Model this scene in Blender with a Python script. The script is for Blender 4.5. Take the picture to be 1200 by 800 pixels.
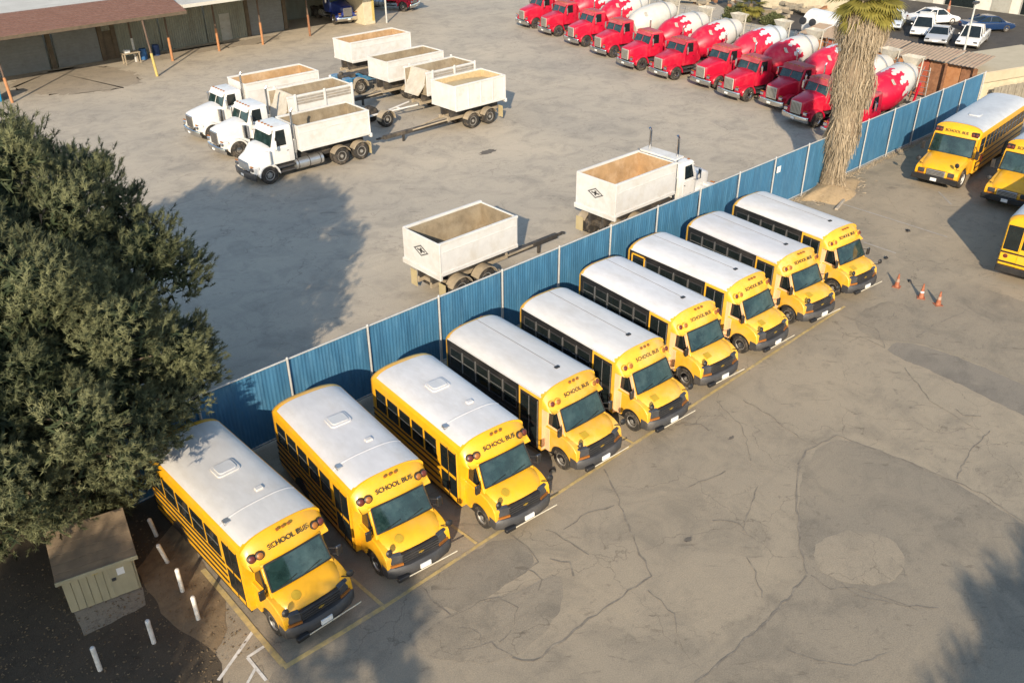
import bpy, bmesh, math, random
import numpy as np
from mathutils import Vector, Matrix
random.seed(7); np.random.seed(7)
R = math.radians
sc = bpy.context.scene
for o in list(bpy.data.objects): bpy.data.objects.remove(o)
COL = sc.collection

# ------------------------------------------------------------------ camera
# World: X runs along the blue fence, +Y goes from the bus lot into the truck yard, metres.
FPX, PITCH, ROLL, CAMH, AZ = 1036.197, R(30.82511), R(-0.414775), 17.565, R(47.58892)
CAMX, CAMY = -10.7463, -22.3504
def _w(a, b, c=0.0):
    return Vector((a*math.sin(AZ)+b*math.cos(AZ), -a*math.cos(AZ)+b*math.sin(AZ), c))
_F = _w(0, math.cos(PITCH), -math.sin(PITCH)); _U = _w(0, math.sin(PITCH), math.cos(PITCH)); _R = _w(1, 0, 0)
_R2 = _R*math.cos(ROLL)+_U*math.sin(ROLL); _U2 = _U*math.cos(ROLL)-_R*math.sin(ROLL)
cam = bpy.data.cameras.new('camera'); camo = bpy.data.objects.new('camera', cam); COL.objects.link(camo)
cam.sensor_width = 36; cam.lens = 36*FPX/1200; cam.clip_end = 3000; cam.clip_start = 0.1
m = Matrix((_R2, _U2, -_F)).transposed().to_4x4(); m.translation = (CAMX, CAMY, CAMH); camo.matrix_world = m
sc.camera = camo
def G(px, py, z=0.0):
    """photo pixel (1200x800) -> point of the place at height z"""
    d = _F+_R2*((px-600)/FPX)-_U2*((py-400)/FPX); t = (z-CAMH)/d.z
    return (CAMX+d.x*t, CAMY+d.y*t)

# ------------------------------------------------------------------ light
SUN_EL, SUN_DIR = R(24), R(42)          # shadows run towards azimuth 42 deg in X/Y
world = bpy.data.worlds.new('World'); sc.world = world; world.use_nodes = True
nt = world.node_tree; nt.nodes.clear()
sky = nt.nodes.new('ShaderNodeTexSky'); sky.sky_type = 'NISHITA'; sky.sun_disc = False
sky.sun_elevation = SUN_EL; sky.sun_rotation = math.atan2(-math.cos(SUN_DIR), -math.sin(SUN_DIR))
sky.air_density = 1.2; sky.dust_density = 0.7; sky.ozone_density = 1.3
bg = nt.nodes.new('ShaderNodeBackground'); bg.inputs[1].default_value = 0.140
wo = nt.nodes.new('ShaderNodeOutputWorld'); nt.links.new(sky.outputs[0], bg.inputs[0]); nt.links.new(bg.outputs[0], wo.inputs[0])
sun = bpy.data.lights.new('sun', 'SUN'); sun.energy = 4.15; sun.angle = R(0.55); sun.color = (1.0, 0.845, 0.635)
suno = bpy.data.objects.new('sun', sun); COL.objects.link(suno); suno.location = (-40, -40, 40)
suno.rotation_euler = Vector((math.cos(SUN_DIR)*math.cos(SUN_EL), math.sin(SUN_DIR)*math.cos(SUN_EL), -math.sin(SUN_EL))).to_track_quat('-Z', 'Y').to_euler()
vs = sc.view_settings; vs.view_transform = 'Standard'; vs.look = 'None'; vs.exposure = 0.74; vs.gamma = 1.0; vs.use_curve_mapping = False
sc.render.engine = 'CYCLES'; sc.cycles.max_bounces = 5; sc.cycles.caustics_reflective = False; sc.cycles.caustics_refractive = False; sc.cycles.transparent_max_bounces = 6

# ------------------------------------------------------------------ materials
MATS = {}
def mat(name, col, rough=0.6, metal=0.0, var=0.12, scale=3.0, dirt=None, dirt_amt=0.0, dirt_scale=1.2, bump=0.0, bump_scale=40, spec=0.5, coat=0.0, stretch=None, tint=False):
    if name in MATS: return MATS[name]
    M = bpy.data.materials.new(name); M.use_nodes = True; n = M.node_tree; N = n.nodes; L = n.links
    b = N['Principled BSDF']; b.inputs['Roughness'].default_value = rough; b.inputs['Metallic'].default_value = metal
    b.inputs['Specular IOR Level'].default_value = spec; b.inputs['Coat Weight'].default_value = coat; b.inputs['Coat Roughness'].default_value = .12
    tc = N.new('ShaderNodeTexCoord'); oi = N.new('ShaderNodeObjectInfo')
    ad = N.new('ShaderNodeVectorMath'); ad.operation = 'MULTIPLY_ADD'; ad.inputs[1].default_value = stretch or (1, 1, 1)
    cm = N.new('ShaderNodeCombineXYZ'); ml = N.new('ShaderNodeMath'); ml.operation = 'MULTIPLY'; ml.inputs[1].default_value = 37.0
    L.new(oi.outputs['Random'], ml.inputs[0]); L.new(ml.outputs[0], cm.inputs[0]); L.new(ml.outputs[0], cm.inputs[1])
    L.new(tc.outputs['Object'], ad.inputs[0]); L.new(cm.outputs[0], ad.inputs[2])
    ns = N.new('ShaderNodeTexNoise'); ns.inputs['Scale'].default_value = scale; ns.inputs['Detail'].default_value = 6; ns.inputs['Roughness'].default_value = .62
    L.new(ad.outputs[0], ns.inputs['Vector'])
    mr = N.new('ShaderNodeMapRange'); mr.inputs['From Min'].default_value = .3; mr.inputs['From Max'].default_value = .7
    mr.inputs['To Min'].default_value = 1-var; mr.inputs['To Max'].default_value = 1+var*.6
    L.new(ns.outputs['Fac'], mr.inputs['Value'])
    mx = N.new('ShaderNodeMix'); mx.data_type = 'RGBA'; mx.blend_type = 'MULTIPLY'; mx.inputs['Factor'].default_value = 1
    mx.inputs['A'].default_value = (*col, 1)
    cb = N.new('ShaderNodeCombineColor')
    for k in range(3): L.new(mr.outputs[0], cb.inputs[k])
    L.new(cb.outputs[0], mx.inputs['B']); out = mx.outputs['Result']
    if tint:
        xt = N.new('ShaderNodeMix'); xt.data_type = 'RGBA'; xt.blend_type = 'MULTIPLY'; xt.inputs['Factor'].default_value = 1; L.new(out, xt.inputs['A']); L.new(oi.outputs['Color'], xt.inputs['B']); out = xt.outputs['Result']
    if dirt:
        n2 = N.new('ShaderNodeTexNoise'); n2.inputs['Scale'].default_value = dirt_scale; n2.inputs['Detail'].default_value = 8; n2.inputs['Roughness'].default_value = .7
        L.new(ad.outputs[0], n2.inputs['Vector'])
        m2 = N.new('ShaderNodeMapRange'); m2.inputs['From Min'].default_value = .48; m2.inputs['From Max'].default_value = .68; m2.inputs['To Max'].default_value = dirt_amt
        L.new(n2.outputs['Fac'], m2.inputs['Value'])
        x2 = N.new('ShaderNodeMix'); x2.data_type = 'RGBA'; L.new(m2.outputs[0], x2.inputs['Factor']); L.new(out, x2.inputs['A']); x2.inputs['B'].default_value = (*dirt, 1); out = x2.outputs['Result']
    L.new(out, b.inputs['Base Color'])
    if bump:
        nb = N.new('ShaderNodeTexNoise'); nb.inputs['Scale'].default_value = bump_scale; nb.inputs['Detail'].default_value = 4; L.new(ad.outputs[0], nb.inputs['Vector'])
        bp = N.new('ShaderNodeBump'); bp.inputs['Strength'].default_value = bump; bp.inputs['Distance'].default_value = .02
        L.new(nb.outputs['Fac'], bp.inputs['Height']); L.new(bp.outputs[0], b.inputs['Normal'])
    MATS[name] = M; return M
DUST = (.42, .34, .24)
yellow = mat('school_bus_yellow', (.76, .385, .012), .38, var=.09, dirt=(.56, .36, .09), dirt_amt=.35, coat=.15, tint=True)
yellow_old = mat('aged_school_bus_yellow', (.755, .395, .03), .45, var=.12, dirt=(.62, .45, .18), dirt_amt=.5, tint=True)
roof_white = mat('dusty_white_roof_paint', (.60, .585, .56), .55, var=.08, dirt=(.47, .44, .40), dirt_amt=.55, dirt_scale=.9, tint=True, stretch=(1.6,.7,1))
roof_grey = mat('grey_white_roof_paint', (.50, .51, .52), .5, var=.08, dirt=(.36, .36, .37), dirt_amt=.5, dirt_scale=.9)
black = mat('black_trim', (.014, .014, .015), .5, var=.2, dirt=(.08, .07, .06), dirt_amt=.35)
rubber = mat('tyre_rubber', (.024, .022, .02), .85, var=.25, dirt=(.20, .16, .12), dirt_amt=.65, dirt_scale=4)
rim_grey = mat('grey_wheel_rim', (.38, .37, .35), .45, .5, dirt=DUST, dirt_amt=.4)
charcoal = mat('charcoal_bumper', (.045, .045, .048), .55, var=.2, dirt=(.14, .12, .10), dirt_amt=.4)
glass = mat('dark_window_glass', (.012, .017, .018), .06, var=.3, spec=.6)
shield = mat('windshield_glass', (.013, .032, .032), .05, var=.6, scale=2.0, dirt=(.06, .10, .098), dirt_amt=.55, dirt_scale=1.6, spec=.8)  # teal blotches are reflections painted into the glass colour
silver = mat('aluminium', (.55, .55, .54), .35, .8, var=.15)
chrome = mat('chrome', (.72, .71, .69), .16, 1.0, var=.15)
steel_white = mat('white_truck_paint', (.68, .67, .65), .4, var=.05, dirt=(.50, .455, .38), dirt_amt=.42, dirt_scale=1.4, coat=.1, tint=True)
white_bed = mat('white_dump_body_paint', (.60, .59, .57), .5, var=.08, tint=True, dirt=(.46, .41, .33), dirt_amt=.5, dirt_scale=1.1)
bed_inside = mat('dusty_dump_body_lining', (.24, .19, .125), .85, var=.3, dirt=(.34, .29, .21), dirt_amt=.6, scale=2, bump=.3, bump_scale=12)
bed_inside_orange = mat('clay_stained_dump_body_lining', (.38, .24, .12), .85, var=.25, dirt=(.55, .40, .26), dirt_amt=.6, scale=2, bump=.3, bump_scale=12)
frame_black = mat('dusty_chassis', (.035, .032, .03), .75, var=.3, dirt=(.20, .16, .115), dirt_amt=.6)
dust_metal = mat('dust_covered_steel', (.34, .28, .20), .8, var=.25, dirt=(.15, .13, .11), dirt_amt=.5)
red_paint = mat('red_mixer_paint', (.50, .006, .034), .38, var=.14, tint=True, dirt=(.46, .08, .09), dirt_amt=.35, dirt_scale=1.5, coat=.15)
red_lens = mat('red_lens', (.12, .025, .018), .4, var=.1)
amber = mat('amber_lens', (.30, .11, .02), .45, var=.1)
headlamp = mat('headlamp_lens', (.055, .056, .06), .08, var=.4, spec=.8)
plate = mat('white_plate', (.75, .75, .73), .5)
arm_white = mat('cream_crossing_arm', (.56, .51, .40), .55)
lettering = mat('black_lettering', (.02, .02, .018), .6, var=.05)
galv = mat('galvanised_post', (.47, .47, .46), .5, .2, var=.12)
blue_fab = mat('blue_fence_screen', (.040, .142, .258), .62, var=.16, scale=2.2, dirt=(.085, .205, .32), dirt_amt=.5, dirt_scale=2.5, bump=.35, bump_scale=9, stretch=(1.6, 1, .35))
paint_yellow = mat('worn_yellow_line_paint', (.50,.375,.155), .8, var=.25, scale=5, dirt=(.27, .23, .18), dirt_amt=.85, dirt_scale=3.5)
paint_white = mat('worn_white_line_paint', (.62, .60, .56), .8, var=.2, scale=5, dirt=(.28, .25, .21), dirt_amt=.6, dirt_scale=3)
paint_faint = mat('faded_white_line_paint', (.36, .325, .28), .85, var=.2, scale=5, dirt=(.26, .23, .185), dirt_amt=.95, dirt_scale=2.2)

# ------------------------------------------------------------------ mesh builder
class MB:
    def __init__(s): s.v = []; s.f = []
    def add(s, vs_, fs):
        o = len(s.v); s.v += [tuple(p) for p in vs_]; s.f += [tuple(i+o for i in f) for f in fs]; return s
    def box(s, x0, x1, y0, y1, z0, z1):
        return s.add([(x0,y0,z0),(x1,y0,z0),(x1,y1,z0),(x0,y1,z0),(x0,y0,z1),(x1,y0,z1),(x1,y1,z1),(x0,y1,z1)],
                     [(0,3,2,1),(4,5,6,7),(0,1,5,4),(1,2,6,5),(2,3,7,6),(3,0,4,7)])
    def prism(s, poly, ax, a, b):
        n = len(poly)
        def P(p, t): return (t,p[0],p[1]) if ax=='x' else ((p[0],t,p[1]) if ax=='y' else (p[0],p[1],t))
        return s.add([P(p,a) for p in poly]+[P(p,b) for p in poly], [tuple(range(n)), tuple(range(2*n-1,n-1,-1))]+[(i,i+n,(i+1)%n+n,(i+1)%n) for i in range(n)])
    def loft(s, secs, caps=True, closed=True):
        n = len(secs[0]); vs_ = [p for q in secs for p in q]; fs = []
        for k in range(len(secs)-1):
            for i in range(n if closed else n-1):
                j = (i+1) % n; fs.append((k*n+i, k*n+j, (k+1)*n+j, (k+1)*n+i))
        if caps: fs += [tuple(range(n)), tuple(range((len(secs)-1)*n+n-1, (len(secs)-1)*n-1, -1))]
        return s.add(vs_, fs)
    def cyl(s, p0, p1, r0, r1=None, n=12, caps=True):
        r1 = r0 if r1 is None else r1; p0 = Vector(p0); p1 = Vector(p1); d = (p1-p0).normalized()
        a = d.orthogonal().normalized(); b = d.cross(a)
        return s.loft([[p+(a*math.cos(t)+b*math.sin(t))*r for t in [2*math.pi*i/n for i in range(n)]] for p, r in ((p0,r0),(p1,r1))], caps)
    def tube(s, pts, r, n=6):
        for a, b in zip(pts[:-1], pts[1:]): s.cyl(a, b, r, n=n)
        return s
    def lathe(s, prof, o, d, n=20):          # prof: (radius, distance along d)
        o = Vector(o); d = Vector(d).normalized(); a = Vector((0,0,1)) if abs(d.z) < .9 else Vector((1,0,0))
        a = (a-d*a.dot(d)).normalized(); b = d.cross(a)
        return s.loft([[o+d*h+(a*math.cos(t)+b*math.sin(t))*r for t in [2*math.pi*i/n for i in range(n)]] for r, h in prof])
    def quad(s, a, b, c, d): return s.add([a,b,c,d], [(0,1,2,3)])
    def sheet(s, poly, z): return s.add([(p[0],p[1],z) for p in poly], [tuple(range(len(poly)))])
    def mesh(s, name, mt, bevel=0, smooth=32, seg=1):
        bm = bmesh.new(); vs_ = [bm.verts.new(p) for p in s.v]
        for f in s.f:
            try: bm.faces.new([vs_[i] for i in f])
            except ValueError: pass
        bmesh.ops.recalc_face_normals(bm, faces=bm.faces)
        if bevel:
            es = [e for e in bm.edges if len(e.link_faces) == 2 and e.calc_face_angle(0) > R(25)]
            if es: bmesh.ops.bevel(bm, geom=es, offset=bevel, segments=seg, affect='EDGES', clamp_overlap=True, profile=.5)
        me = bpy.data.meshes.new(name); bm.to_mesh(me); bm.free(); me.materials.append(mt)
        for p in me.polygons: p.use_smooth = True
        me.set_sharp_from_angle(angle=R(smooth)); return me
def part(name, mb, mt, parent=None, bevel=0, smooth=32, seg=1, loc=None, label=None):
    me = mb.mesh(name, mt, bevel, smooth, seg) if isinstance(mb, MB) else mb
    o = bpy.data.objects.new(name, me); COL.objects.link(o)
    if parent: o.parent = parent
    if loc: o.location = loc
    if label: o['label'] = label
    return o
def box(name, mt, parent, x0, x1, y0, y1, z0, z1, bevel=0, label=None): return part(name, MB().box(x0,x1,y0,y1,z0,z1), mt, parent, bevel, label=label)
def thing(name, label, cat, loc=(0,0,0), rz=0, group=None):
    o = bpy.data.objects.new(name, None); COL.objects.link(o); o.location = loc; o.rotation_euler = (0,0,rz); o.empty_display_size = .3
    return tag(o, label, cat, group)
def tag(o, label, cat, group=None):
    o['label'] = label; o['category'] = cat
    if group: o['group'] = group
    return o
def struct(o): o['kind'] = 'structure'; return o
def stuff(o): o['kind'] = 'stuff'; return o
def copy_tree(o, parent=None):
    c = o.copy(); COL.objects.link(c)
    if parent: c.parent = parent
    for ch in list(o.children): copy_tree(ch, c)
    return c
def place(o, x, y, rz, label=None, z=0.0):
    o.location = (x,y,z); o.rotation_euler = (0,0,rz)
    if label: o['label'] = label
    return o
TXT = {}
def text_mesh(body, size, mt, depth=.004, key=None, xs=1.0):
    k = key or (body, size, mt.name, xs)
    if k in TXT: return TXT[k]
    cu = bpy.data.curves.new('lettering', 'FONT'); cu.body = body; cu.size = size; cu.extrude = depth; cu.align_x = 'CENTER'; cu.align_y = 'CENTER'; cu.offset = .002
    cu.resolution_u = 3; o = bpy.data.objects.new('lettering', cu); COL.objects.link(o)
    me = bpy.data.meshes.new_from_object(o); bpy.data.objects.remove(o); bpy.data.curves.remove(cu)
    me.transform(Matrix.Diagonal((xs,1,1,1))); me.materials.clear(); me.materials.append(mt); TXT[k] = me; return me
def lay(o, origin, xdir, ydir):
    x = Vector(xdir).normalized(); y = Vector(ydir).normalized(); z = x.cross(y); m_ = Matrix((x,y,z)).transposed().to_4x4(); m_.translation = origin; o.matrix_local = m_; return o
WH = {}
def wheel(parent, x, y, r, w, side, rim=None, dual=False, name='wheel', zc=None):
    """side=+1 outer face towards +x"""
    key = (r, w, side, (rim or rim_grey).name, dual)
    if key not in WH:
        s = side; t = MB(); prof = [(r*.56,-w/2),(r*.9,-w/2),(r*.985,-w/2+.03),(r,-w*.28),(r,w*.28),(r*.985,w/2-.03),(r*.9,w/2),(r*.58,w/2),(r*.56,w/2-.05)]
        t.lathe(prof, (0,0,0), (s,0,0), 20)
        if dual: t.lathe(prof, (-s*(w+.05),0,0), (s,0,0), 20)
        rm = MB(); d = .02 if dual else -.03
        rm.lathe([(r*.575,-w*.35),(r*.575,w/2-.012),(r*.52,w/2-.01),(r*.47,w/2-.06-(.07 if dual else 0)),(r*.2,w/2-.04-(.07 if dual else 0)),(r*.18,w/2-.0),(r*.02,w/2+.0)], (0,0,0), (s,0,0), 18)
        hb = MB()
        for k in range(6):
            a = 2*math.pi*k/6; hb.cyl((s*(w/2-.09 if dual else w/2-.05), math.cos(a)*r*.33, math.sin(a)*r*.33), (s*(w/2-.06 if dual else w/2-.025), math.cos(a)*r*.33, math.sin(a)*r*.33), r*.055, n=6)
        WH[key] = (t.mesh('tyre', rubber, 0, 40), rm.mesh('rim', rim or rim_grey, 0, 40), hb.mesh('lug_nuts', charcoal, 0, 40))
    tm, rmm, hm = WH[key]
    o = part(name, tm, None, parent, loc=(x,y,zc if zc is not None else r)); part('rim', rmm, None, o); part('hub_bolts', hm, None, o); return o

# ------------------------------------------------------------------ ground
def ground_mat(name, c_lot, c_yard, split=True, dark=1.0, seed=0.0, crack=1.0):
    M = bpy.data.materials.new(name); M.use_nodes = True; n = M.node_tree; N = n.nodes; L = n.links
    b = N['Principled BSDF']; b.inputs['Roughness'].default_value = .92; b.inputs['Specular IOR Level'].default_value = .25
    geo = N.new('ShaderNodeNewGeometry'); of = N.new('ShaderNodeVectorMath'); of.inputs[1].default_value = (seed, seed*1.7, 0); L.new(geo.outputs['Position'], of.inputs[0]); P = of.outputs[0]
    def noise(scale, det=6, rough=.6, vec=None, dist=0):
        x = N.new('ShaderNodeTexNoise'); x.inputs['Scale'].default_value = scale; x.inputs['Detail'].default_value = det; x.inputs['Roughness'].default_value = rough; x.inputs['Distortion'].default_value = dist
        L.new(vec or P, x.inputs['Vector']); return x.outputs['Fac']
    def rng(v, a, b_, c=0, d=1):
        x = N.new('ShaderNodeMapRange'); x.inputs[1].default_value = a; x.inputs[2].default_value = b_; x.inputs[3].default_value = c; x.inputs[4].default_value = d; L.new(v, x.inputs[0]); return x.outputs[0]
    def math_(op, a, b_):
        x = N.new('ShaderNodeMath'); x.operation = op
        for k, v in enumerate((a, b_)):
            if isinstance(v, (int, float)): x.inputs[k].default_value = v
            else: L.new(v, x.inputs[k])
        return x.outputs[0]
    def mixc(f, a, b_, mode='MIX'):
        x = N.new('ShaderNodeMix'); x.data_type = 'RGBA'; x.blend_type = mode
        for s, v in (('Factor', f), ('A', a), ('B', b_)):
            if isinstance(v, tuple): x.inputs[s].default_value = (*v, 1)
            elif isinstance(v, (int, float)): x.inputs[s].default_value = v
            else: L.new(v, x.inputs[s])
        return x.outputs['Result']
    sep = N.new('ShaderNodeSeparateXYZ'); L.new(geo.outputs['Position'], sep.inputs[0])
    if split:
        w = math_('ADD', sep.outputs['Y'], math_('MULTIPLY', noise(.35, 3), .8)); f = rng(w, -.3, 1.2); base = mixc(f, c_lot, c_yard)
    else: base = mixc(0.0, c_lot, c_yard)
    big = noise(.09, 5, .55); base = mixc(rng(big, .38, .66), mixc(1.0, base, (.90, .90, .91), 'MULTIPLY'), mixc(1.0, base, (1.12, 1.09, 1.05), 'MULTIPLY'))
    mid = noise(.55, 7, .70, dist=.8); base = mixc(rng(mid, .47, .66, 0, .8), base, mixc(1.0, base, (.72, .735, .76), 'MULTIPLY'))
    st = N.new('ShaderNodeVectorMath'); st.operation = 'MULTIPLY'; st.inputs[1].default_value = (.10, 1.15, 1); L.new(P, st.inputs[0])       # scuffs and tracks along the driving direction
    tr = noise(.8, 6, .7, st.outputs[0], .4); base = mixc(rng(tr, .52, .75, 0, .55), base, mixc(1.0, base, (.76, .77, .79), 'MULTIPLY'))
    st2 = N.new('ShaderNodeVectorMath'); st2.operation = 'MULTIPLY'; st2.inputs[1].default_value = (.9, .16, 1); L.new(P, st2.inputs[0])
    tr2 = noise(1.3, 6, .72, st2.outputs[0], .5); base = mixc(rng(tr2, .55, .74, 0, .5), base, mixc(1.0, base, (1.16, 1.14, 1.10), 'MULTIPLY'))
    oil = noise(1.7, 4, .62, dist=1.2); base = mixc(rng(oil, .66, .74, 0, .55), base, mixc(1.0, base, (.55, .54, .55), 'MULTIPLY'))
    blot = noise(3.2, 5, .65, dist=.9); bm_ = noise(.16, 3, .5); base = mixc(math_('MULTIPLY', rng(blot, .56, .70, 0, .8), rng(bm_, .42, .60)), base, mixc(1.0, base, (.66, .66, .68), 'MULTIPLY'))
    rt = N.new('ShaderNodeVectorRotate'); rt.rotation_type = 'Z_AXIS'; rt.inputs['Angle'].default_value = .75; L.new(P, rt.inputs['Vector']); s3 = N.new('ShaderNodeVectorMath'); s3.operation = 'MULTIPLY'; s3.inputs[1].default_value = (.45, 1.9, 1); L.new(rt.outputs[0], s3.inputs[0])
    scf = noise(2.2, 3, .55, s3.outputs[0], 1.0); base = mixc(rng(scf, .65, .72, 0, .6), base, mixc(1.0, base, (.60, .59, .60), 'MULTIPLY'))
    pale_ = noise(2.1, 6, .7, dist=.5); base = mixc(rng(pale_, .56, .72, 0, .6), base, mixc(1.0, base, (1.15, 1.14, 1.12), 'MULTIPLY'))
    grit = noise(28, 4, .75); base = mixc(1.0, base, mixc(rng(grit, .3, .7), (.80, .80, .80), (1.17, 1.17, 1.17)), 'MULTIPLY')
    # cracks: thin lines of a warped cell pattern, only where the surface is worn
    wv = N.new('ShaderNodeVectorMath'); wv.operation = 'ADD'; L.new(P, wv.inputs[0])
    nz = N.new('ShaderNodeTexNoise'); nz.inputs['Scale'].default_value = .9; nz.inputs['Detail'].default_value = 5; L.new(P, nz.inputs['Vector'])
    sm = N.new('ShaderNodeVectorMath'); sm.operation = 'SCALE'; sm.inputs['Scale'].default_value = 1.6; L.new(nz.outputs['Color'], sm.inputs[0]); L.new(sm.outputs[0], wv.inputs[1])
    acc = None
    for s, wdt, t0, amt in ((.26, .005, .40, .5), (.85, .010, .56, .5)):
        v = N.new('ShaderNodeTexVoronoi'); v.feature = 'DISTANCE_TO_EDGE'; v.inputs['Scale'].default_value = s; L.new(wv.outputs[0], v.inputs['Vector'])
        line = rng(v.outputs['Distance'], 0, wdt, 1, 0); mask = rng(noise(.21, 4, .6, dist=.3), t0, t0+.12); a = math_('MULTIPLY', math_('MULTIPLY', line, mask), amt*crack)
        base = mixc(a, base, mixc(1.0, base, (.36, .35, .36), 'MULTIPLY')); acc = a
    if dark != 1.0: base = mixc(1.0, base, (dark, dark, dark*1.02), 'MULTIPLY')
    L.new(base, b.inputs['Base Color'])
    bp = N.new('ShaderNodeBump'); bp.inputs['Strength'].default_value = .45; bp.inputs['Distance'].default_value = .02
    h = math_('SUBTRACT', math_('ADD', noise(35, 3, .7), math_('MULTIPLY', noise(1.2, 4), .8)), math_('MULTIPLY', acc, 1.5)); L.new(h, bp.inputs['Height']); L.new(bp.outputs[0], b.inputs['Normal'])
    MATS[name] = M; return M
LOT = (.312, .266, .198); YARD = (.430, .378, .300)
asph = ground_mat('worn_asphalt', LOT, YARD)
patch_m = ground_mat('newer_asphalt_patch', (.266, .229, .174), (.2, .17, .14), False, 1.0, 13.0, .4)
patch_m2 = ground_mat('grey_asphalt_patch', (.222, .197, .160), (.2, .17, .14), False, 1.0, 31.0, .3)
pale_m = ground_mat('pale_asphalt_patch', (.292, .250, .188), (.2, .17, .14), False, 1.0, 47.0, 1.0)
road_m = ground_mat('dark_road_asphalt', (.085, .078, .070), (.08, .08, .08), False, 1.0, 5.0, .3)
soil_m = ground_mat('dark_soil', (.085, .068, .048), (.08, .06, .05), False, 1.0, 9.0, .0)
concrete_m = ground_mat('pale_concrete', (.36, .32, .265), (.3, .3, .3), False, 1.0, 77.0, .5)
tar = mat('crack_tar', (.13, .112, .092), .9, var=.3, scale=4)
asphalt_edge = mat('asphalt_seam', (.190, .163, .128), .9, var=.3, scale=6, dirt=LOT, dirt_amt=.8, dirt_scale=2.5)
gb = MB(); S = [-400, -60, -30, -15, 0, 15, 30, 60, 120, 500]
for i in range(len(S)-1):
    for j in range(len(S)-1): gb.quad((S[i],S[j],0),(S[i+1],S[j],0),(S[i+1],S[j+1],0),(S[i],S[j+1],0))
ground = struct(part('ground', gb, asph))
def wobble(pts, step=.35, amp=.05, close=True, rnd=random):
    out = []; n = len(pts)
    for i in range(n if close else n-1):
        a = Vector(pts[i]); b_ = Vector(pts[(i+1) % n]); k = max(1, int((b_-a).length/step))
        for t in range(k):
            p = a.lerp(b_, t/k); out.append((p.x+rnd.uniform(-amp,amp), p.y+rnd.uniform(-amp,amp)))
    if not close: out.append(tuple(pts[-1]))
    return out
def chaikin(p, k=2):
    for _ in range(k): p = [q for i in range(len(p)) for q in ((.75*p[i][0]+.25*p[(i+1)%len(p)][0], .75*p[i][1]+.25*p[(i+1)%len(p)][1]), (.25*p[i][0]+.75*p[(i+1)%len(p)][0], .25*p[i][1]+.75*p[(i+1)%len(p)][1]))]
    return p
def patch(px, mt, z=.004, amp=.045, name='asphalt_patch', kind=None):
    return part(name, MB().sheet(wobble(chaikin([G(*p) for p in px]), .16, amp), z), mt, ground)
patch([(935,605),(938,560),(955,525),(985,511),(1060,538),(1130,570),(1200,614),(1290,670),(1290,860),(1000,900),(760,845),(815,800),(880,745),(935,690),(946,674),(936,640)], patch_m)
patch([(1037,408),(1052,400),(1092,407),(1140,425),(1200,450),(1280,485),(1280,525),(1200,487),(1140,458),(1100,438),(1055,420)], patch_m2, .0045)
patch([(492,686),(594,620),(632,658),(606,676),(570,700),(530,722)], patch_m, .005)
patch([(952,640),(975,625),(1005,620),(1040,628),(1062,650),(1058,675),(1030,686),(985,682),(957,668)], pale_m, .008)
patch([(470,760),(520,722),(560,706),(620,690),(655,668),(662,700),(640,742),(600,772),(540,778)], pale_m, .0055)
patch([(1000,368),(1040,352),(1108,334),(1190,345),(1290,400),(1290,500),(1200,449),(1140,424),(1092,406),(1052,399),(1030,400),(1005,388)], patch_m, .0058)
stain_m = ground_mat('oil_soaked_asphalt', (.325,.278,.215), (.2,.17,.14), False, 1.0, 61.0, .2)
patch([(10,95),(60,84),(110,76),(160,84),(168,98),(120,108),(60,112),(20,108)], stain_m, .0056, .35); patch([(190,72),(240,60),(300,52),(330,46),(326,40),(230,56),(150,70)], stain_m, .0054, .25)
patch([(300,800),(345,770),(470,690),(560,640),(590,655),(480,745),(400,830)], pale_m, .0035)
def crack(px, w=.035, mt=None, z=.0105, amp=.05, name='crack', world=False):
    pts = [Vector(p) if world else Vector(G(*p)) for p in px]; q = [Vector(p) for p in wobble(pts, .22, amp, False)]
    mb = MB(); vs_ = []
    for i, p in enumerate(q):
        d = (q[min(i+1,len(q)-1)]-q[max(i-1,0)]); d = d.normalized() if d.length > 1e-6 else Vector((1,0)); nn = Vector((-d.y,d.x))*w*random.uniform(.35,1.3)*.5
        vs_ += [(p.x+nn.x,p.y+nn.y,z),(p.x-nn.x,p.y-nn.y,z)]
    mb.add(vs_, [(2*i,2*i+1,2*i+3,2*i+2) for i in range(len(q)-1)]); return part(name, mb, mt or asphalt_edge, ground)
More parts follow.
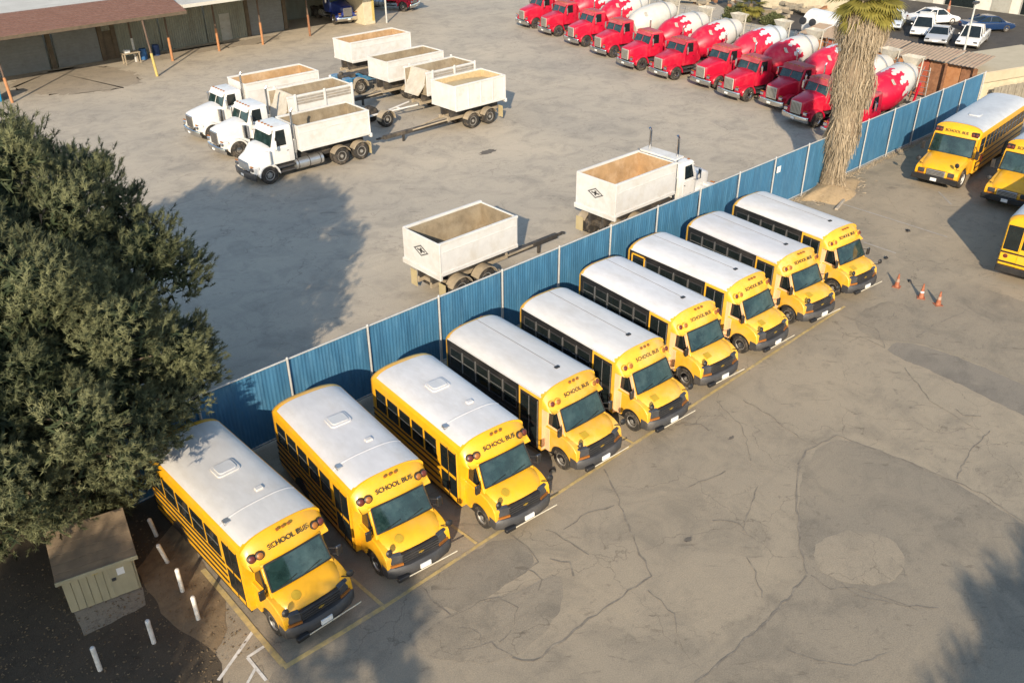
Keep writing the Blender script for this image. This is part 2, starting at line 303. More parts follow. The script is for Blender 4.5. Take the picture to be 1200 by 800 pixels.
for w_, pl in ((.07,[(707,550),(722,580),(735,610),(748,642),(762,674),(745,686),(715,708),(680,732),(650,757),(625,776),(600,770)]),
           (.09,[(946,674),(928,696),(895,730),(860,762),(815,800)]), (.09,[(936,545),(934,575),(936,605),(938,640),(946,672)]),
           (.07,[(936,545),(945,528),(980,510),(1050,536),(1100,556),(1150,578),(1200,612)]), (.05,[(870,468),(900,486),(925,505),(946,518)]),
           (.06,[(875,652),(885,670),(893,700)]), (.05,[(948,674),(975,690),(1000,688),(1040,700),(1075,715)]), (.05,[(985,682),(1010,700),(1050,708),(1100,712)]),
           (.05,[(870,620),(880,590),(888,570)]), (.04,[(805,570),(835,560),(850,552)]), (.05,[(594,620),(615,640),(632,658),(606,676)]), (.04,[(492,686),(510,705),(530,722)]),
           (.05,[(540,760),(575,752),(600,768)]),(.04,[(520,726),(560,706),(585,700)]),(.04,[(585,700),(605,712),(600,740),(585,752)]),
           (.06,[(985,370),(1005,376),(1030,388),(1037,407)]),(.05,[(990,392),(1015,398),(1037,408)]),(.05,[(1035,372),(1045,370),(1048,366)]),(.05,[(1075,395),(1095,380),(1115,372),(1140,360)]),
           (.05,[(920,760),(960,775),(1000,780),(1040,765)]), (.04,[(640,620),(670,635),(690,650)]), (.05,[(760,690),(790,720),(800,760)]), (.04,[(840,470),(870,500),(880,540)]),
           (.05,[(660,300+320),(690,600),(720,592)]), (.05,[(1060,430),(1090,470),(1140,500)]), (.04,[(1120,560),(1135,530),(1160,505)])):
    crack(pl, w_*.72)
for k in range(9):       # short worn cracks and tar spots spread over the open lot
    x, y = G(random.uniform(560,1190), random.uniform(420,790)); a = random.uniform(0,6.28); l = random.uniform(.25,1.1)
    if y > -8.9 and x < 25: continue
    crack([(x,y),(x+math.cos(a)*l*.5,y+math.sin(a)*l*.5),(x+math.cos(a+.7)*l,y+math.sin(a+.7)*l)], random.uniform(.02,.07), None, .0112, .06, world=True)
for k, (px, py, rx) in enumerate([(572,178,.7),(566,140,.45),(1064,271,.2),(806,632,.16),(857,513,.15)]):
    x, y = G(px,py); pts = [(x+math.cos(t)*rx*random.uniform(.6,1.2), y+math.sin(t)*rx*.5*random.uniform(.5,1.2)) for t in [i*2*math.pi/40 for i in range(40)]]
    part('oil_stain', MB().sheet(pts,.0085+k*.0001), tar, ground)
# painted lines
def pline(p0, p1, w, mt, z=.0125, world=False, name='parking_line'):
    a = Vector(p0 if world else G(*p0)); b_ = Vector(p1 if world else G(*p1)); d = (b_-a).normalized(); nn = Vector((-d.y,d.x))*w/2; k = max(2,int((b_-a).length/.5)); mb = MB(); vs_ = []
    for i in range(k+1):
        p = a.lerp(b_, i/k); j1 = random.uniform(.86,1.06); j2 = random.uniform(.86,1.06); vs_ += [(p.x+nn.x*j1,p.y+nn.y*j1,z),(p.x-nn.x*j2,p.y-nn.y*j2,z)]
    mb.add(vs_, [(2*i,2*i+1,2*i+3,2*i+2) for i in range(k)]); return part(name, mb, mt, ground)
pline(G(333,782), G(450,711), .14, paint_yellow, world=True); pline(G(450,711), G(990,359), .11, paint_yellow, world=True)
pline((238,667), (333,780), .15, paint_yellow, .0129)
for q in ((450,711),(560,638),(650,578),(743,520),(806,474),(868,436),(925,401)):
    x, y = G(*q); pline((x+.0,y+.06), (x-.06,y+1.5), .10, paint_yellow, .0129, True)
pline((297,739),(256,797), .09, paint_white); pline((311,756),(290,770), .09, paint_white); pline((290,770),(312,797), .08, paint_white, .0131); pline((300,782),(290,800), .07, paint_white)
pline((983,238),(1060,262), .12, paint_faint); pline((1060,262),(1110,278), .12, paint_faint); pline((1012,284),(1050,297), .12, paint_faint); pline((1100,225),(1115,240), .1, paint_faint)
# soil bed under the pine, with leaf litter
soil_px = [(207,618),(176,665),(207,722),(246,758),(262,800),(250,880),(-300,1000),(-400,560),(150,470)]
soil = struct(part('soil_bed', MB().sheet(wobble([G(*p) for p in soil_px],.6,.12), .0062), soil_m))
dry = mat('dry_leaf_litter', (.19,.135,.075), .95, var=.5, scale=9)
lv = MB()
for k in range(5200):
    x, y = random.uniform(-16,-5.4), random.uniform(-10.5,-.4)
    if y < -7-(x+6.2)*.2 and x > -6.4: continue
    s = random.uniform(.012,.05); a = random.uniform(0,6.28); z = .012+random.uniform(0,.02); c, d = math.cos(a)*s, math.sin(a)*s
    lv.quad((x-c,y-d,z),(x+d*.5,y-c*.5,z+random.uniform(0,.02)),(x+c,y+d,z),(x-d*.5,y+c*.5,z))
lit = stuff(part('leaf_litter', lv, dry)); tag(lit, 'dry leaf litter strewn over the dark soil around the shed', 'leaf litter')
pads = MB().sheet(wobble([G(85,716),G(168,687),G(172,708),G(100,745)],.3,.03),.0068)
part('concrete_pad', pads, pale_m, soil)
part('earth_patch', MB().sheet(wobble([G(205,610),G(234,652),G(264,704),G(266,738),G(252,766),G(196,726),G(160,668)],.3,.05),.0072), mat('bare_brown_earth',(.20,.145,.085),.95,var=.25,scale=4,dirt=(.13,.10,.07),dirt_amt=.6,bump=.4,bump_scale=20), soil)
# roads beyond the yard
struct(part('road', MB().sheet([(66.5,-14),(66.5,28),(80,46),(200,80),(200,-40),(75,-30)], .0042), road_m))
struct(part('driveway', MB().sheet([(45,-12.5),(45,-.35),(53,-.35),(61,2.2),(66.5,1),(66.5,-14)], .0036), concrete_m))

# ------------------------------------------------------------------ blue fence
fence = thing('screen_fence', 'long blue privacy fence with pale posts between the buses and the truck yard', 'fence', (-6.1,0,0))
FH, BAY = 2.80, 3.05; NB = 19
post_m = MB().cyl((0,0,0),(0,0,FH+.04),.038,n=10); post_m.lathe([(.05,FH+.03),(.05,FH+.06),(.02,FH+.10)],(0,0,0),(0,0,1),10); post_me = post_m.mesh('fence_post', galv)
for i in range(NB+1): part('fence_post', post_me, None, fence, loc=(i*BAY,-.055,0))
part('top_rail', MB().cyl((0,-.02,FH),(NB*BAY,-.02,FH),.03,n=8), galv, fence); part('bottom_rail', MB().cyl((0,.02,.10),(NB*BAY,.02,.10),.024,n=8), galv, fence)
pm = []
for k in range(7):        # screen sheets: each bay sags and puckers in its own way
    rr = random.Random(40+k); nx, nz = 120, 12; vs_ = []; ph = [rr.uniform(0,6.28) for _ in range(6)]; fr = [rr.uniform(2,4), rr.uniform(6,11), rr.uniform(12,20)]
    for j in range(nz+1):
        for i in range(nx+1):
            u, w = i/nx, j/nz; e = min(1, 6*u*(1-u))*min(1,w*4+.2)
            d = .022*math.sin(fr[0]*math.pi*u+ph[0]+w*2)*e+.013*math.sin(fr[1]*math.pi*u+ph[1]+3*w)*(.35+.65*w)+.006*math.sin(fr[2]*math.pi*u+ph[2]-5*w)*w+.007*math.sin(48*math.pi*u)*min(1,12*u*(1-u))+rr.uniform(-.0015,.0015)
            vs_.append((.02+u*(BAY-.04), .02+d, .05+w*(FH-.07)-.02*math.sin(math.pi*u)*(w)))
    mb = MB().add(vs_, [(j*(nx+1)+i,j*(nx+1)+i+1,(j+1)*(nx+1)+i+1,(j+1)*(nx+1)+i) for j in range(nz) for i in range(nx)]); pm.append(mb.mesh('screen_panel', blue_fab, 0, 180))
for i in range(NB): part('screen_panel', pm[(i*3)%7], None, fence, loc=(i*BAY,0,0))
nb_ = part('notice_board', MB().box(-.16,.16,-.012,.012,-.16,.16), plate, None, .004); tag(nb_, 'small white square notice fixed high on the blue fence', 'notice')
nb_.location = (27.75,-.11,2.18)

# ------------------------------------------------------------------ small school buses
def roof_z(x, hw, ze, zp):      # crowned roof profile
    t = abs(x)/hw; return ze+(zp-ze)*max(0.0, 1-t**3.2)**.62
def crown(hw, ze, zp, n=16): return [(-hw*math.cos(math.pi*i/n)) for i in range(n+1)]
def rounded_panel(w, h, r, n=3):
    pts = []
    for cx, cy, a0 in ((w/2-r,h/2-r,0),(-w/2+r,h/2-r,90),(-w/2+r,-h/2+r,180),(w/2-r,-h/2+r,270)):
        for k in range(n+1): a = R(a0+90*k/n); pts.append((cx+r*math.cos(a), cy+r*math.sin(a)))
    return pts
def side_window(parent, side, hw, y0, y1, z0, z1, split=True, frame=None, lift=0.0):
    """framed sash set in the side wall: frame proud of the wall, pane recessed in it"""
    s = side; cx = hw+lift; fr = MB()
    t = .028
    for a, b_, c, d in ((y0,y1,z1-t,z1),(y0,y1,z0,z0+t),(y0,y0+t,z0+t,z1-t),(y1-t,y1,z0+t,z1-t)):
        fr.box(min(s*(cx-.01),s*(cx+.016)),max(s*(cx-.01),s*(cx+.016)),a,b_,c,d)
    o = part('window', fr, frame or black, parent)
    pn = MB().box(min(s*(cx-.02),s*(cx+.005)),max(s*(cx-.02),s*(cx+.005)),y0+t,y1-t,z0+t,z1-t); part('pane', pn, glass, o)
    if split:
        zm = z0+(z1-z0)*.54; part('sash_bar', MB().box(min(s*(cx-.01),s*(cx+.013)),max(s*(cx-.01),s*(cx+.013)),y0+t,y1-t,zm-.014,zm+.014), silver, o)
    return o
def make_small_bus(kind, L):
    hw = 1.13; ze, zp = 2.36, 2.66; Y = yellow if kind == 1 else yellow_old; zb = .40
    t = thing('school_bus', 'x', 'bus')
    fy = 1.72                                     # front of the passenger body
    xs = [-1,-.985,-.94,-.86,-.72,-.5,-.25,0,.25,.5,.72,.86,.94,.985,1]
    def sec(y, k=1.0, dz=0.0, z0=zb):
        top = [(x*hw*k, y, roof_z(x*hw,hw*1.0001,ze,zp)-dz) for x in xs]
        return [(-hw*k,y,z0)]+top+[(hw*k,y,z0)]
    body = MB().loft([sec(fy), sec(L-.22), sec(L-.07,.985,.03), sec(L,.94,.10,zb+.02)])
    part('body', body, Y, t, 0, 40)
    # white roof skin
    xr = [i/12*(.93 if kind == 1 else .985) for i in range(-12,13)]; yr0, yr1 = fy+.02, L-(.30 if kind == 1 else .20); rf = MB()
    rows = [yr0, yr0+.12, fy+1.2, fy+2.4, fy+3.6, yr1-.05, yr1]
    rf.loft([[(x*hw*(1 if 0 < i < len(rows)-1 else .985), y, roof_z(x*hw,hw,ze,zp)+(.012 if 0 < i < len(rows)-1 else .004)) for x in xr] for i, y in enumerate(rows)], caps=False, closed=False)
    roof = part('roof', rf, roof_white, t, 0, 50)
    if kind == 1: part('roof_rib', MB().loft([[(x*hw,y,roof_z(x*hw,hw,ze,zp)+.012+dz) for x in xr] for y, dz in ((fy+1.02,0),(fy+1.04,.012),(fy+1.07,.012),(fy+1.09,0))], caps=False, closed=False), roof_white, roof, 0, 50)
    if kind == 1:
        hy = 4.5
        part('roof_hatch', MB().prism(rounded_panel(.66,.56,.10),'z',zp+.005,zp+.05), roof_white, t, .008, loc=(.05,hy,0)); 
        part('roof_hatch_lid', MB().prism(rounded_panel(.52,.43,.09),'z',zp+.045,zp+.085), roof_grey, t, .012, loc=(.05,hy,0))
        part('roof_vent', MB().box(-.11,.11,-.08,.08,zp-.03,zp+.06), roof_white, t, .02, loc=(.28,3.15,0))
        part('roof_bracket', MB().box(-.98,-.80,2.62,2.80,2.50,2.62), silver, t, .01)
    else:
        part('roof_seam', MB().loft([[(x_,y,roof_z(.12,hw,ze,zp)+.012+z_) for x_, z_ in ((.108,0),(.113,.009),(.127,.009),(.132,0))] for y in (fy+.75,L-.22)], caps=False, closed=False), mat('grey_roof_sealant',(.22,.21,.20),.7), roof)
        part('roof_vent', MB().box(.02,.20,2.32,2.44,zp-.03,zp+.045), black, t, .015)
        [part('rear_marker_lamp', MB().box(q-.04,q+.04,L-.10,L-.03,2.56,2.62), red_lens, t) for q in (-.46,.46)]
    # front cap over the windshield
    zl = 2.03; rows = [(fy+.03,1.0,1.0),(1.60,.90,.995),(1.49,.72,.985),(1.385,.47,.965),(1.30,.22,.945),(1.255,.05,.925),(1.25,0,.92)]
    cp = MB(); secs = []
    for y, k, sx in rows:
        secs.append([(-hw*sx,y+.35*0,zl-.03)]+[(x*hw*sx, y+.20*abs(x)**2.2, zl+(roof_z(x*hw,hw*1.0001,ze,zp)+.004-zl)*k) for x in xs]+[(hw*sx,y,zl-.03)])
    cp.loft(secs, caps=True, closed=True); cap = part('front_cap', cp, Y, t, 0, 60)
    # lettering and warning lamps sit on the cap's slope
    mid = Vector((0,1.43,zl+(zp-zl)*.57)); up = Vector((0,1.60-1.30,(.90-.22)*(zp-zl))).normalized()
    nrm = Vector((0,-up.z,up.y)); tx = part('lettering', text_mesh('SCHOOL BUS', .18 if kind == 1 else .17, lettering, .003, xs=1.02), None, cap); lay(tx, mid+nrm*.035+up*(-.035), (1,0,0), up)
    for s in (-1,1):
        for k, (xo, lm_) in enumerate(((.96,red_lens),(.765,amber))):
            x = s*xo; zz = zl+.235-.03*(k == 0); c = Vector((x,1.325+.20*(xo/hw)**2.2,zz)); d = Vector((s*.10,-.9,.42)).normalized()
            hood_ = part('lamp_hood', MB().lathe([(.11,-.06),(.11,.025),(.085,.04)], c, d, 14), black if kind == 1 else Y, cap)
            part('warning_lamp', MB().lathe([(.083,.0),(.083,.045),(.06,.062),(.01,.068)], c, d, 14), lm_, cap)
    for x in (-.16,0,.16): part('marker_lamp', MB().box(x-.035,x+.035,1.50,1.56,zp-.045,zp+.008), amber, cap)
    # cab: cowl, pillars, hood, fenders
    cw, ct = .90, .845
    cab = MB().loft([[(-cw,.90,1.28),(cw,.90,1.28),(cw,fy+.02,1.28),(-cw,fy+.02,1.28)],[(-cw+.01,.97,1.40),(cw-.01,.97,1.40),(cw-.01,fy+.02,1.40),(-cw+.01,fy+.02,1.40)],[(-ct,1.30,2.05),(ct,1.30,2.05),(ct,fy+.02,2.05),(-ct,fy+.02,2.05)]])
    part('cab', cab, Y, t, .012)
    wy, r = 1.02, .37; arch = [(wy+.46*math.cos(a), .37+.46*math.sin(a)) for a in [R(x) for x in range(-8,189,14)]]
    lowp = [(fy+.02,.42),(fy+.02,1.29),(.90,1.29),(.64,1.24),(.44,1.14),(.33,1.02),(.28,.76),(.32,.52)]
    poly = lowp+[p for p in reversed(arch) if p[1] > .41]
    part('fender', MB().prism(poly,'x',-.985,.985), Y, t, .02)
    part('wheel_well', MB().box(-.93,.93,.50,1.6,.34,.92), black, t)
    hd = MB(); rows = [(1.0,1.405,.86,0),(.82,1.375,.86,0),(.62,1.325,.85,.02),(.46,1.255,.84,.04),(.35,1.165,.82,.05),(.29,1.07,.80,.05)]
    xs2 = [-1,-.9,-.7,-.4,0,.4,.7,.9,1]
    hd.loft([[(x*w, y+.14*abs(x)**2.5-0*bw, z+.035*(1-abs(x)**2)-(.05 if abs(x) == 1 else 0)) for x in xs2] for y, z, w, bw in rows], caps=False, closed=False)
    hood = part('hood', hd, Y, t, 0, 50)
    hp = part('hood_patch', MB().lathe([(.125,0),(.125,.05),(.02,.055)],(0,0,0),(0,0,1),18) if kind == 1 else MB().box(-.13,.13,-.11,.11,0,.05), mat('olive_reflective_patch',(.46,.30,.02),.5), hood, loc=(-.42,.58,1.292)); hp.rotation_euler = (.36,0,0)
    part('cowl_vent', MB().box(-.70,.70,.93,1.0,1.40,1.425), black, t, .008)
    # windshield lies on the sloped plane between cowl and cap
    a = Vector((0,.955,1.425)); b_ = Vector((0,1.285,2.03)); uu = (b_-a).normalized(); nv = Vector((0,-uu.z,uu.y))
    def wsp(x, k, off): p = a.lerp(b_,k)+nv*off; return (x,p.y,p.z)
    ws = MB(); ws.loft([[wsp(-.80*(1-.06*k)*1.0,k,.045-.05*0) if False else wsp(x*(.835-.055*k),k,.03+.05*(1-x*x)) for x in (-1,-.8,-.5,0,.5,.8,1)] for k in (.02,.35,.7,.985)], caps=False, closed=False)
    wsh = part('windshield', ws, shield, t, 0, 70)
    gk = MB(); rim_pts = [wsp(-.845,.0,.03),wsp(-.4,.0,.066),wsp(0,.0,.076),wsp(.4,.0,.066),wsp(.845,.0,.03),wsp(.79,1.0,.03),wsp(.4,1,.066),wsp(0,1.0,.076),wsp(-.4,1,.066),wsp(-.79,1.0,.03)]
    gk.tube(rim_pts+[rim_pts[0]], .021, 6); part('windshield_gasket', gk, black, wsh)
    wp = MB()
    for x0, x1 in ((-.62,-.12),(.05,.58)): wp.tube([wsp(x0,.03,.075),wsp(x1,.17,.09)],.008,4)
    part('wiper', wp, black, wsh)
    if kind == 2:      # pale peach panels round the kerb-side cab door
        pe = mat('pale_peach_panel', (.74,.47,.26), .5, var=.1, dirt=(.66,.46,.30), dirt_amt=.4)
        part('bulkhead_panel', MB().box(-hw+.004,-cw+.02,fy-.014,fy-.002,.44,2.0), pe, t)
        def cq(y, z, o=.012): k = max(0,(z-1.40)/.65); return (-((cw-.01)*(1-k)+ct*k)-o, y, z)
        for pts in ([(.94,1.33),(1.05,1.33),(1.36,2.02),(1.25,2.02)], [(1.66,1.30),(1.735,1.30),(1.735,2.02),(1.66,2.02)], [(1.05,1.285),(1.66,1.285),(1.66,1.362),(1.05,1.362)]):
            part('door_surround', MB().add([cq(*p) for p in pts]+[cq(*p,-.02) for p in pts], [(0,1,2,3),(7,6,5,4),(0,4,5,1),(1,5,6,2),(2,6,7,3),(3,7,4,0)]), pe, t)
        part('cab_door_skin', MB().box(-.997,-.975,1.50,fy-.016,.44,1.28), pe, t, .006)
    # front end
    part('grille', MB().box(-.56,.56,.20,.33,.78,1.08), black, t, .02); gb_ = MB()
    for z in (.84,.92,1.0): gb_.box(-.54,.54,.186,.215,z-.012,z+.012)
    part('grille_bars', gb_, charcoal, t); part('grille_emblem', MB().prism([(-.085,0),(-.055,.034),(-.026,.034),(-.026,.05),(.026,.05),(.026,.034),(.085,.034),(.055,0),(.026,0),(.026,-.016),(-.026,-.016),(-.026,0)],'y',.172,.188), mat('gold_emblem',(.55,.37,.08),.3,.6), t, loc=(0,0,.91))
    bp = MB(); secs = []
    for x in [-1.0,-.96,-.8,-.4,0,.4,.8,.96,1.0]:
        yb = .02+.26*abs(x)**4; zt = .77-(.03 if abs(x) == 1 else 0); secs.append([(x*.99,yb+.30,.42),(x*.99,yb+.05,.42),(x*.99,yb,.48),(x*.99,yb,.70),(x*.99,yb+.07,zt),(x*.99,yb+.30,zt)])
    part('bumper', bp.loft(secs), charcoal, t, 0, 45)
    for s in (-1,1):
        h = MB().loft([[(s*.55,.20,.84),(s*.86,.27,.84),(s*.90,.36,.88),(s*.90,.40,1.06),(s*.86,.30,1.09),(s*.55,.22,1.07)],[(s*.55,.36,.84),(s*.86,.36,.84),(s*.92,.46,.88),(s*.92,.50,1.06),(s*.86,.42,1.11),(s*.55,.36,1.11)]]); part('headlight', h, headlamp, t, .012)
        part('turn_signal', MB().loft([[(s*.56,.17,.775),(s*.88,.25,.775),(s*.925,.38,.78),(s*.925,.38,.84),(s*.88,.25,.84),(s*.56,.17,.84)],[(s*.56,.3,.775),(s*.88,.36,.775),(s*.95,.44,.78),(s*.95,.44,.84),(s*.88,.36,.84),(s*.56,.3,.84)]]), amber, t)
    part('license_plate', MB().box(-.16,.16,-.012,.03,.53,.67), plate, t)
    ca = MB().box(-.55,.98,-.045,-.025,.50,.535); arm = part('crossing_arm', ca, arm_white, t, .006); part('arm_hinge', MB().box(-.86,-.52,-.05,.08,.45,.58), black, arm, .02)
    # cab doors with glass on both sides, mirrors
    for s in (-1,1):
        gw = MB(); xb, xt = s*(cw-.002), s*(ct+.004)
        def cs(y, z): k = (z-1.40)/.65; return (s*((cw-.01)*(1-k)+ct*k+.006), y, z)
        pts = [cs(1.04,1.36),cs(1.66,1.36),cs(1.66,1.97),cs(1.36,1.97)]; gw.add(pts+[(p[0]-s*.02,p[1],p[2]) for p in pts], [(0,1,2,3),(7,6,5,4),(0,4,5,1),(1,5,6,2),(2,6,7,3),(3,7,4,0)])
        dw = part('cab_side_window', gw, glass, t); part('window_divider', MB().cyl(cs(1.20,1.37),cs(1.42,1.96),.014,n=6), black, dw)
        mi = part('side_mirror', MB().loft([[(s*1.10-.085,.90,z),(s*1.10+.085,.90,z),(s*1.10+.085,.97,z),(s*1.10-.085,.97,z)] for z in (1.36,1.68)]), black, t, .03)
        [part('mirror_arm', MB().tube([(s*.89,1.10,z_),(s*1.04,.96,z_)],.014), black, mi) for z_ in (1.62,1.42)]
        part('mirror_glass', MB().box(s*1.10-.07,s*1.10+.07,.97,.978,1.39,1.65), chrome, mi)
        cv = part('crossview_mirror', MB().lathe([(.01,-.06),(.07,-.045),(.105,0),(.09,.03),(.02,.045)],(s*.92,.22,1.36),(s*.2,1,-.15),14), black, t)
        part('mirror_stalk', MB().tube([(s*.80,.46,1.16),(s*.90,.28,1.22),(s*.92,.24,1.34)],.014), black, cv)
        if kind == 1 : part('mud_flap', MB().box(min(s*.70,s*.97),max(s*.70,s*.97),L-1.0,L-.985,.12,.46), black, t)
    # passenger side windows
    rb = MB()
    for s in (-1,1):
        y0 = fy+1.12 if s < 0 else fy+.35
        y1 = L-.30
        if kind == 1:
            n = 5 if s < 0 else 6; p = (y1-y0)/n
            for i in range(n): side_window(t, s, hw, y0+i*p+.055, y0+(i+1)*p-.055, 1.42, 2.12)
        else:
            part('window_band', MB().box(min(s*(hw-.01),s*(hw+.008)),max(s*(hw-.01),s*(hw+.008)),y0-(.06 if s < 0 else 0),L-.16,.80,2.385), black, t); part('roof_gutter', MB().box(min(s*(hw-.03),s*(hw+.02)),max(s*(hw-.03),s*(hw+.02)),fy+.05,L-.2,2.385,2.415), roof_white, t, .006)  # black band: real at the windows, neighbouring bus's shade painted in below
            n = 5 if s < 0 else 6; p = (y1-y0)/n
            for i in range(n): side_window(t, s, hw, y0+i*p+.03, y0+(i+1)*p-.03, 1.42, 2.16, True, charcoal, .008)
            for i in range(1,n): part('window_pillar', MB().box(min(s*(hw),s*(hw+.022)),max(s*(hw),s*(hw+.022)),y0+i*p-.022,y0+i*p+.022,1.40,2.2), silver, t)
        for z in ((.62,.86,1.08,1.30) if kind == 1 else (.70,.98,1.22)):
            part('rub_rail', MB().box(min(s*(hw-.005),s*(hw+.022)),max(s*(hw-.005),s*(hw+.022)),fy+(1.05 if s < 0 else .1),L-.12,z-.032,z+.032), black, t, .01)
        part('wheel_arch', MB().prism([(L-1.62+.44*math.cos(R(q)), .36+.44*math.sin(R(q))) for q in range(5,176,17)],'x',min(s*(hw-.02),s*(hw+.026)),max(s*(hw-.02),s*(hw+.026))), black, t)
        part('skirt', MB().box(min(s*(hw-.05),s*(hw-.01)),max(s*(hw-.05),s*(hw-.01)),fy+.05,L-2.15,.30,.42), black, t)
    if L > 6.7 and kind == 2:
        for a0, a1, c0, c1 in ((L-1.0,L-.28,2.24,2.30),(L-1.0,L-.28,1.34,1.40),(L-1.0,L-.94,1.34,2.3),(L-.34,L-.28,1.34,2.3)): part('exit_window_frame', MB().box(-hw-.034,-hw,a0,a1,c0,c1), Y, t, .006)
    # entrance door on the passenger side, two glazed leaves
    dy0, dy1 = fy+.14, fy+.98
    dr = part('entrance_door', MB().box(-hw-.018,-hw+.03,dy0,dy1,.42,2.26), Y if kind == 1 else black, t, .008)
    for k in range(2):
        a0 = dy0+.05+k*(dy1-dy0-.05)/2; a1 = a0+(dy1-dy0-.15)/2
        part('door_glass', MB().box(-hw-.026,-hw,a0,a1,1.36,2.16), glass, dr); part('lower_door_glass', MB().box(-hw-.026,-hw,a0,a1,.60,1.24), glass, dr)
        part('door_leaf_frame', MB().box(-hw-.03,-hw,a0-.03,a0-.005,.46,2.22), silver if kind == 2 else black, dr)
    # rear: emergency door, lamps
    part('emergency_door', MB().box(-.42,.42,L-.02,L+.012,.60,2.14), Y, t, .01); part('rear_window', MB().box(-.34,.34,L,L+.02,1.42,2.04), glass, t)
    for s in (-1,1):
        part('rear_side_window', MB().box(min(s*.52,s*.96),max(s*.52,s*.96),L-.03,L+.006,1.46,2.06), glass, t)
        part('tail_lamp', MB().lathe([(.09,0),(.09,.03),(.03,.045)],(s*.78,L-.015,1.02),(0,1,0),12), red_lens, t)
    part('rear_bumper', MB().box(-1.06,1.06,L-.06,L+.14,.42,.64), black, t, .02)
    part('chassis', MB().box(-.5,.5,.6,L-.2,.28,.5), frame_black, t)
    for s in (-1,1):
        wheel(t, s*.83, wy, .37, .23, s); wheel(t, s*.95, L-1.62, .37, .21, s, None, True)
    return t
BUS = [  # front centre of the white roof, yaw, kind, overall length, label
 (-3.93,-6.33,-1.0,1,7.2,'small yellow school bus beside the white bollards, its tail under the pine'),
 (-.82,-6.51,5.0,1,6.6,'small yellow school bus with roof hatch, second from the bollards'),
 (2.43,-7.04,4.2,1,6.6,'small yellow school bus with roof hatch, third from the bollards, next to a dark-windowed bus'),
 (5.92,-6.70,1.8,2,6.62,'small school bus with black window band and seamed roof, fourth from the bollards'),
 (9.06,-6.90,3.4,2,6.62,'small school bus with black window band, fifth and middle of the row of nine'),
 (12.45,-6.50,5.0,2,6.62,'small school bus with black window band, sixth from the bollards'),
 (15.75,-6.45,2.5,2,6.8,'small school bus with black window band, third from the traffic cones'),
 (19.05,-6.50,6.0,2,6.62,'small school bus with black window band, second from the traffic cones'),
 (22.46,-6.47,5.6,2,6.62,'small school bus with black window band parked nearest the traffic cones')]
protos = {}
for x, y, yaw, kind, L_, lab in BUS:
    k = (kind, L_); 
    if k not in protos: b_ = protos[k] = make_small_bus(kind, L_)
    else: b_ = copy_tree(protos[k])
    b_['group'] = 'small school buses parked along the blue fence'
    v_ = random.uniform(.90,1.03); fd = random.uniform(0,.05)
    for q in b_.children_recursive: q.color = (v_, v_*(1+fd*.4), v_*(1+fd*2), 1)
    a = R(yaw); place(b_, x-math.sin(a)*1.72, y-math.cos(a)*1.72, -a, lab)

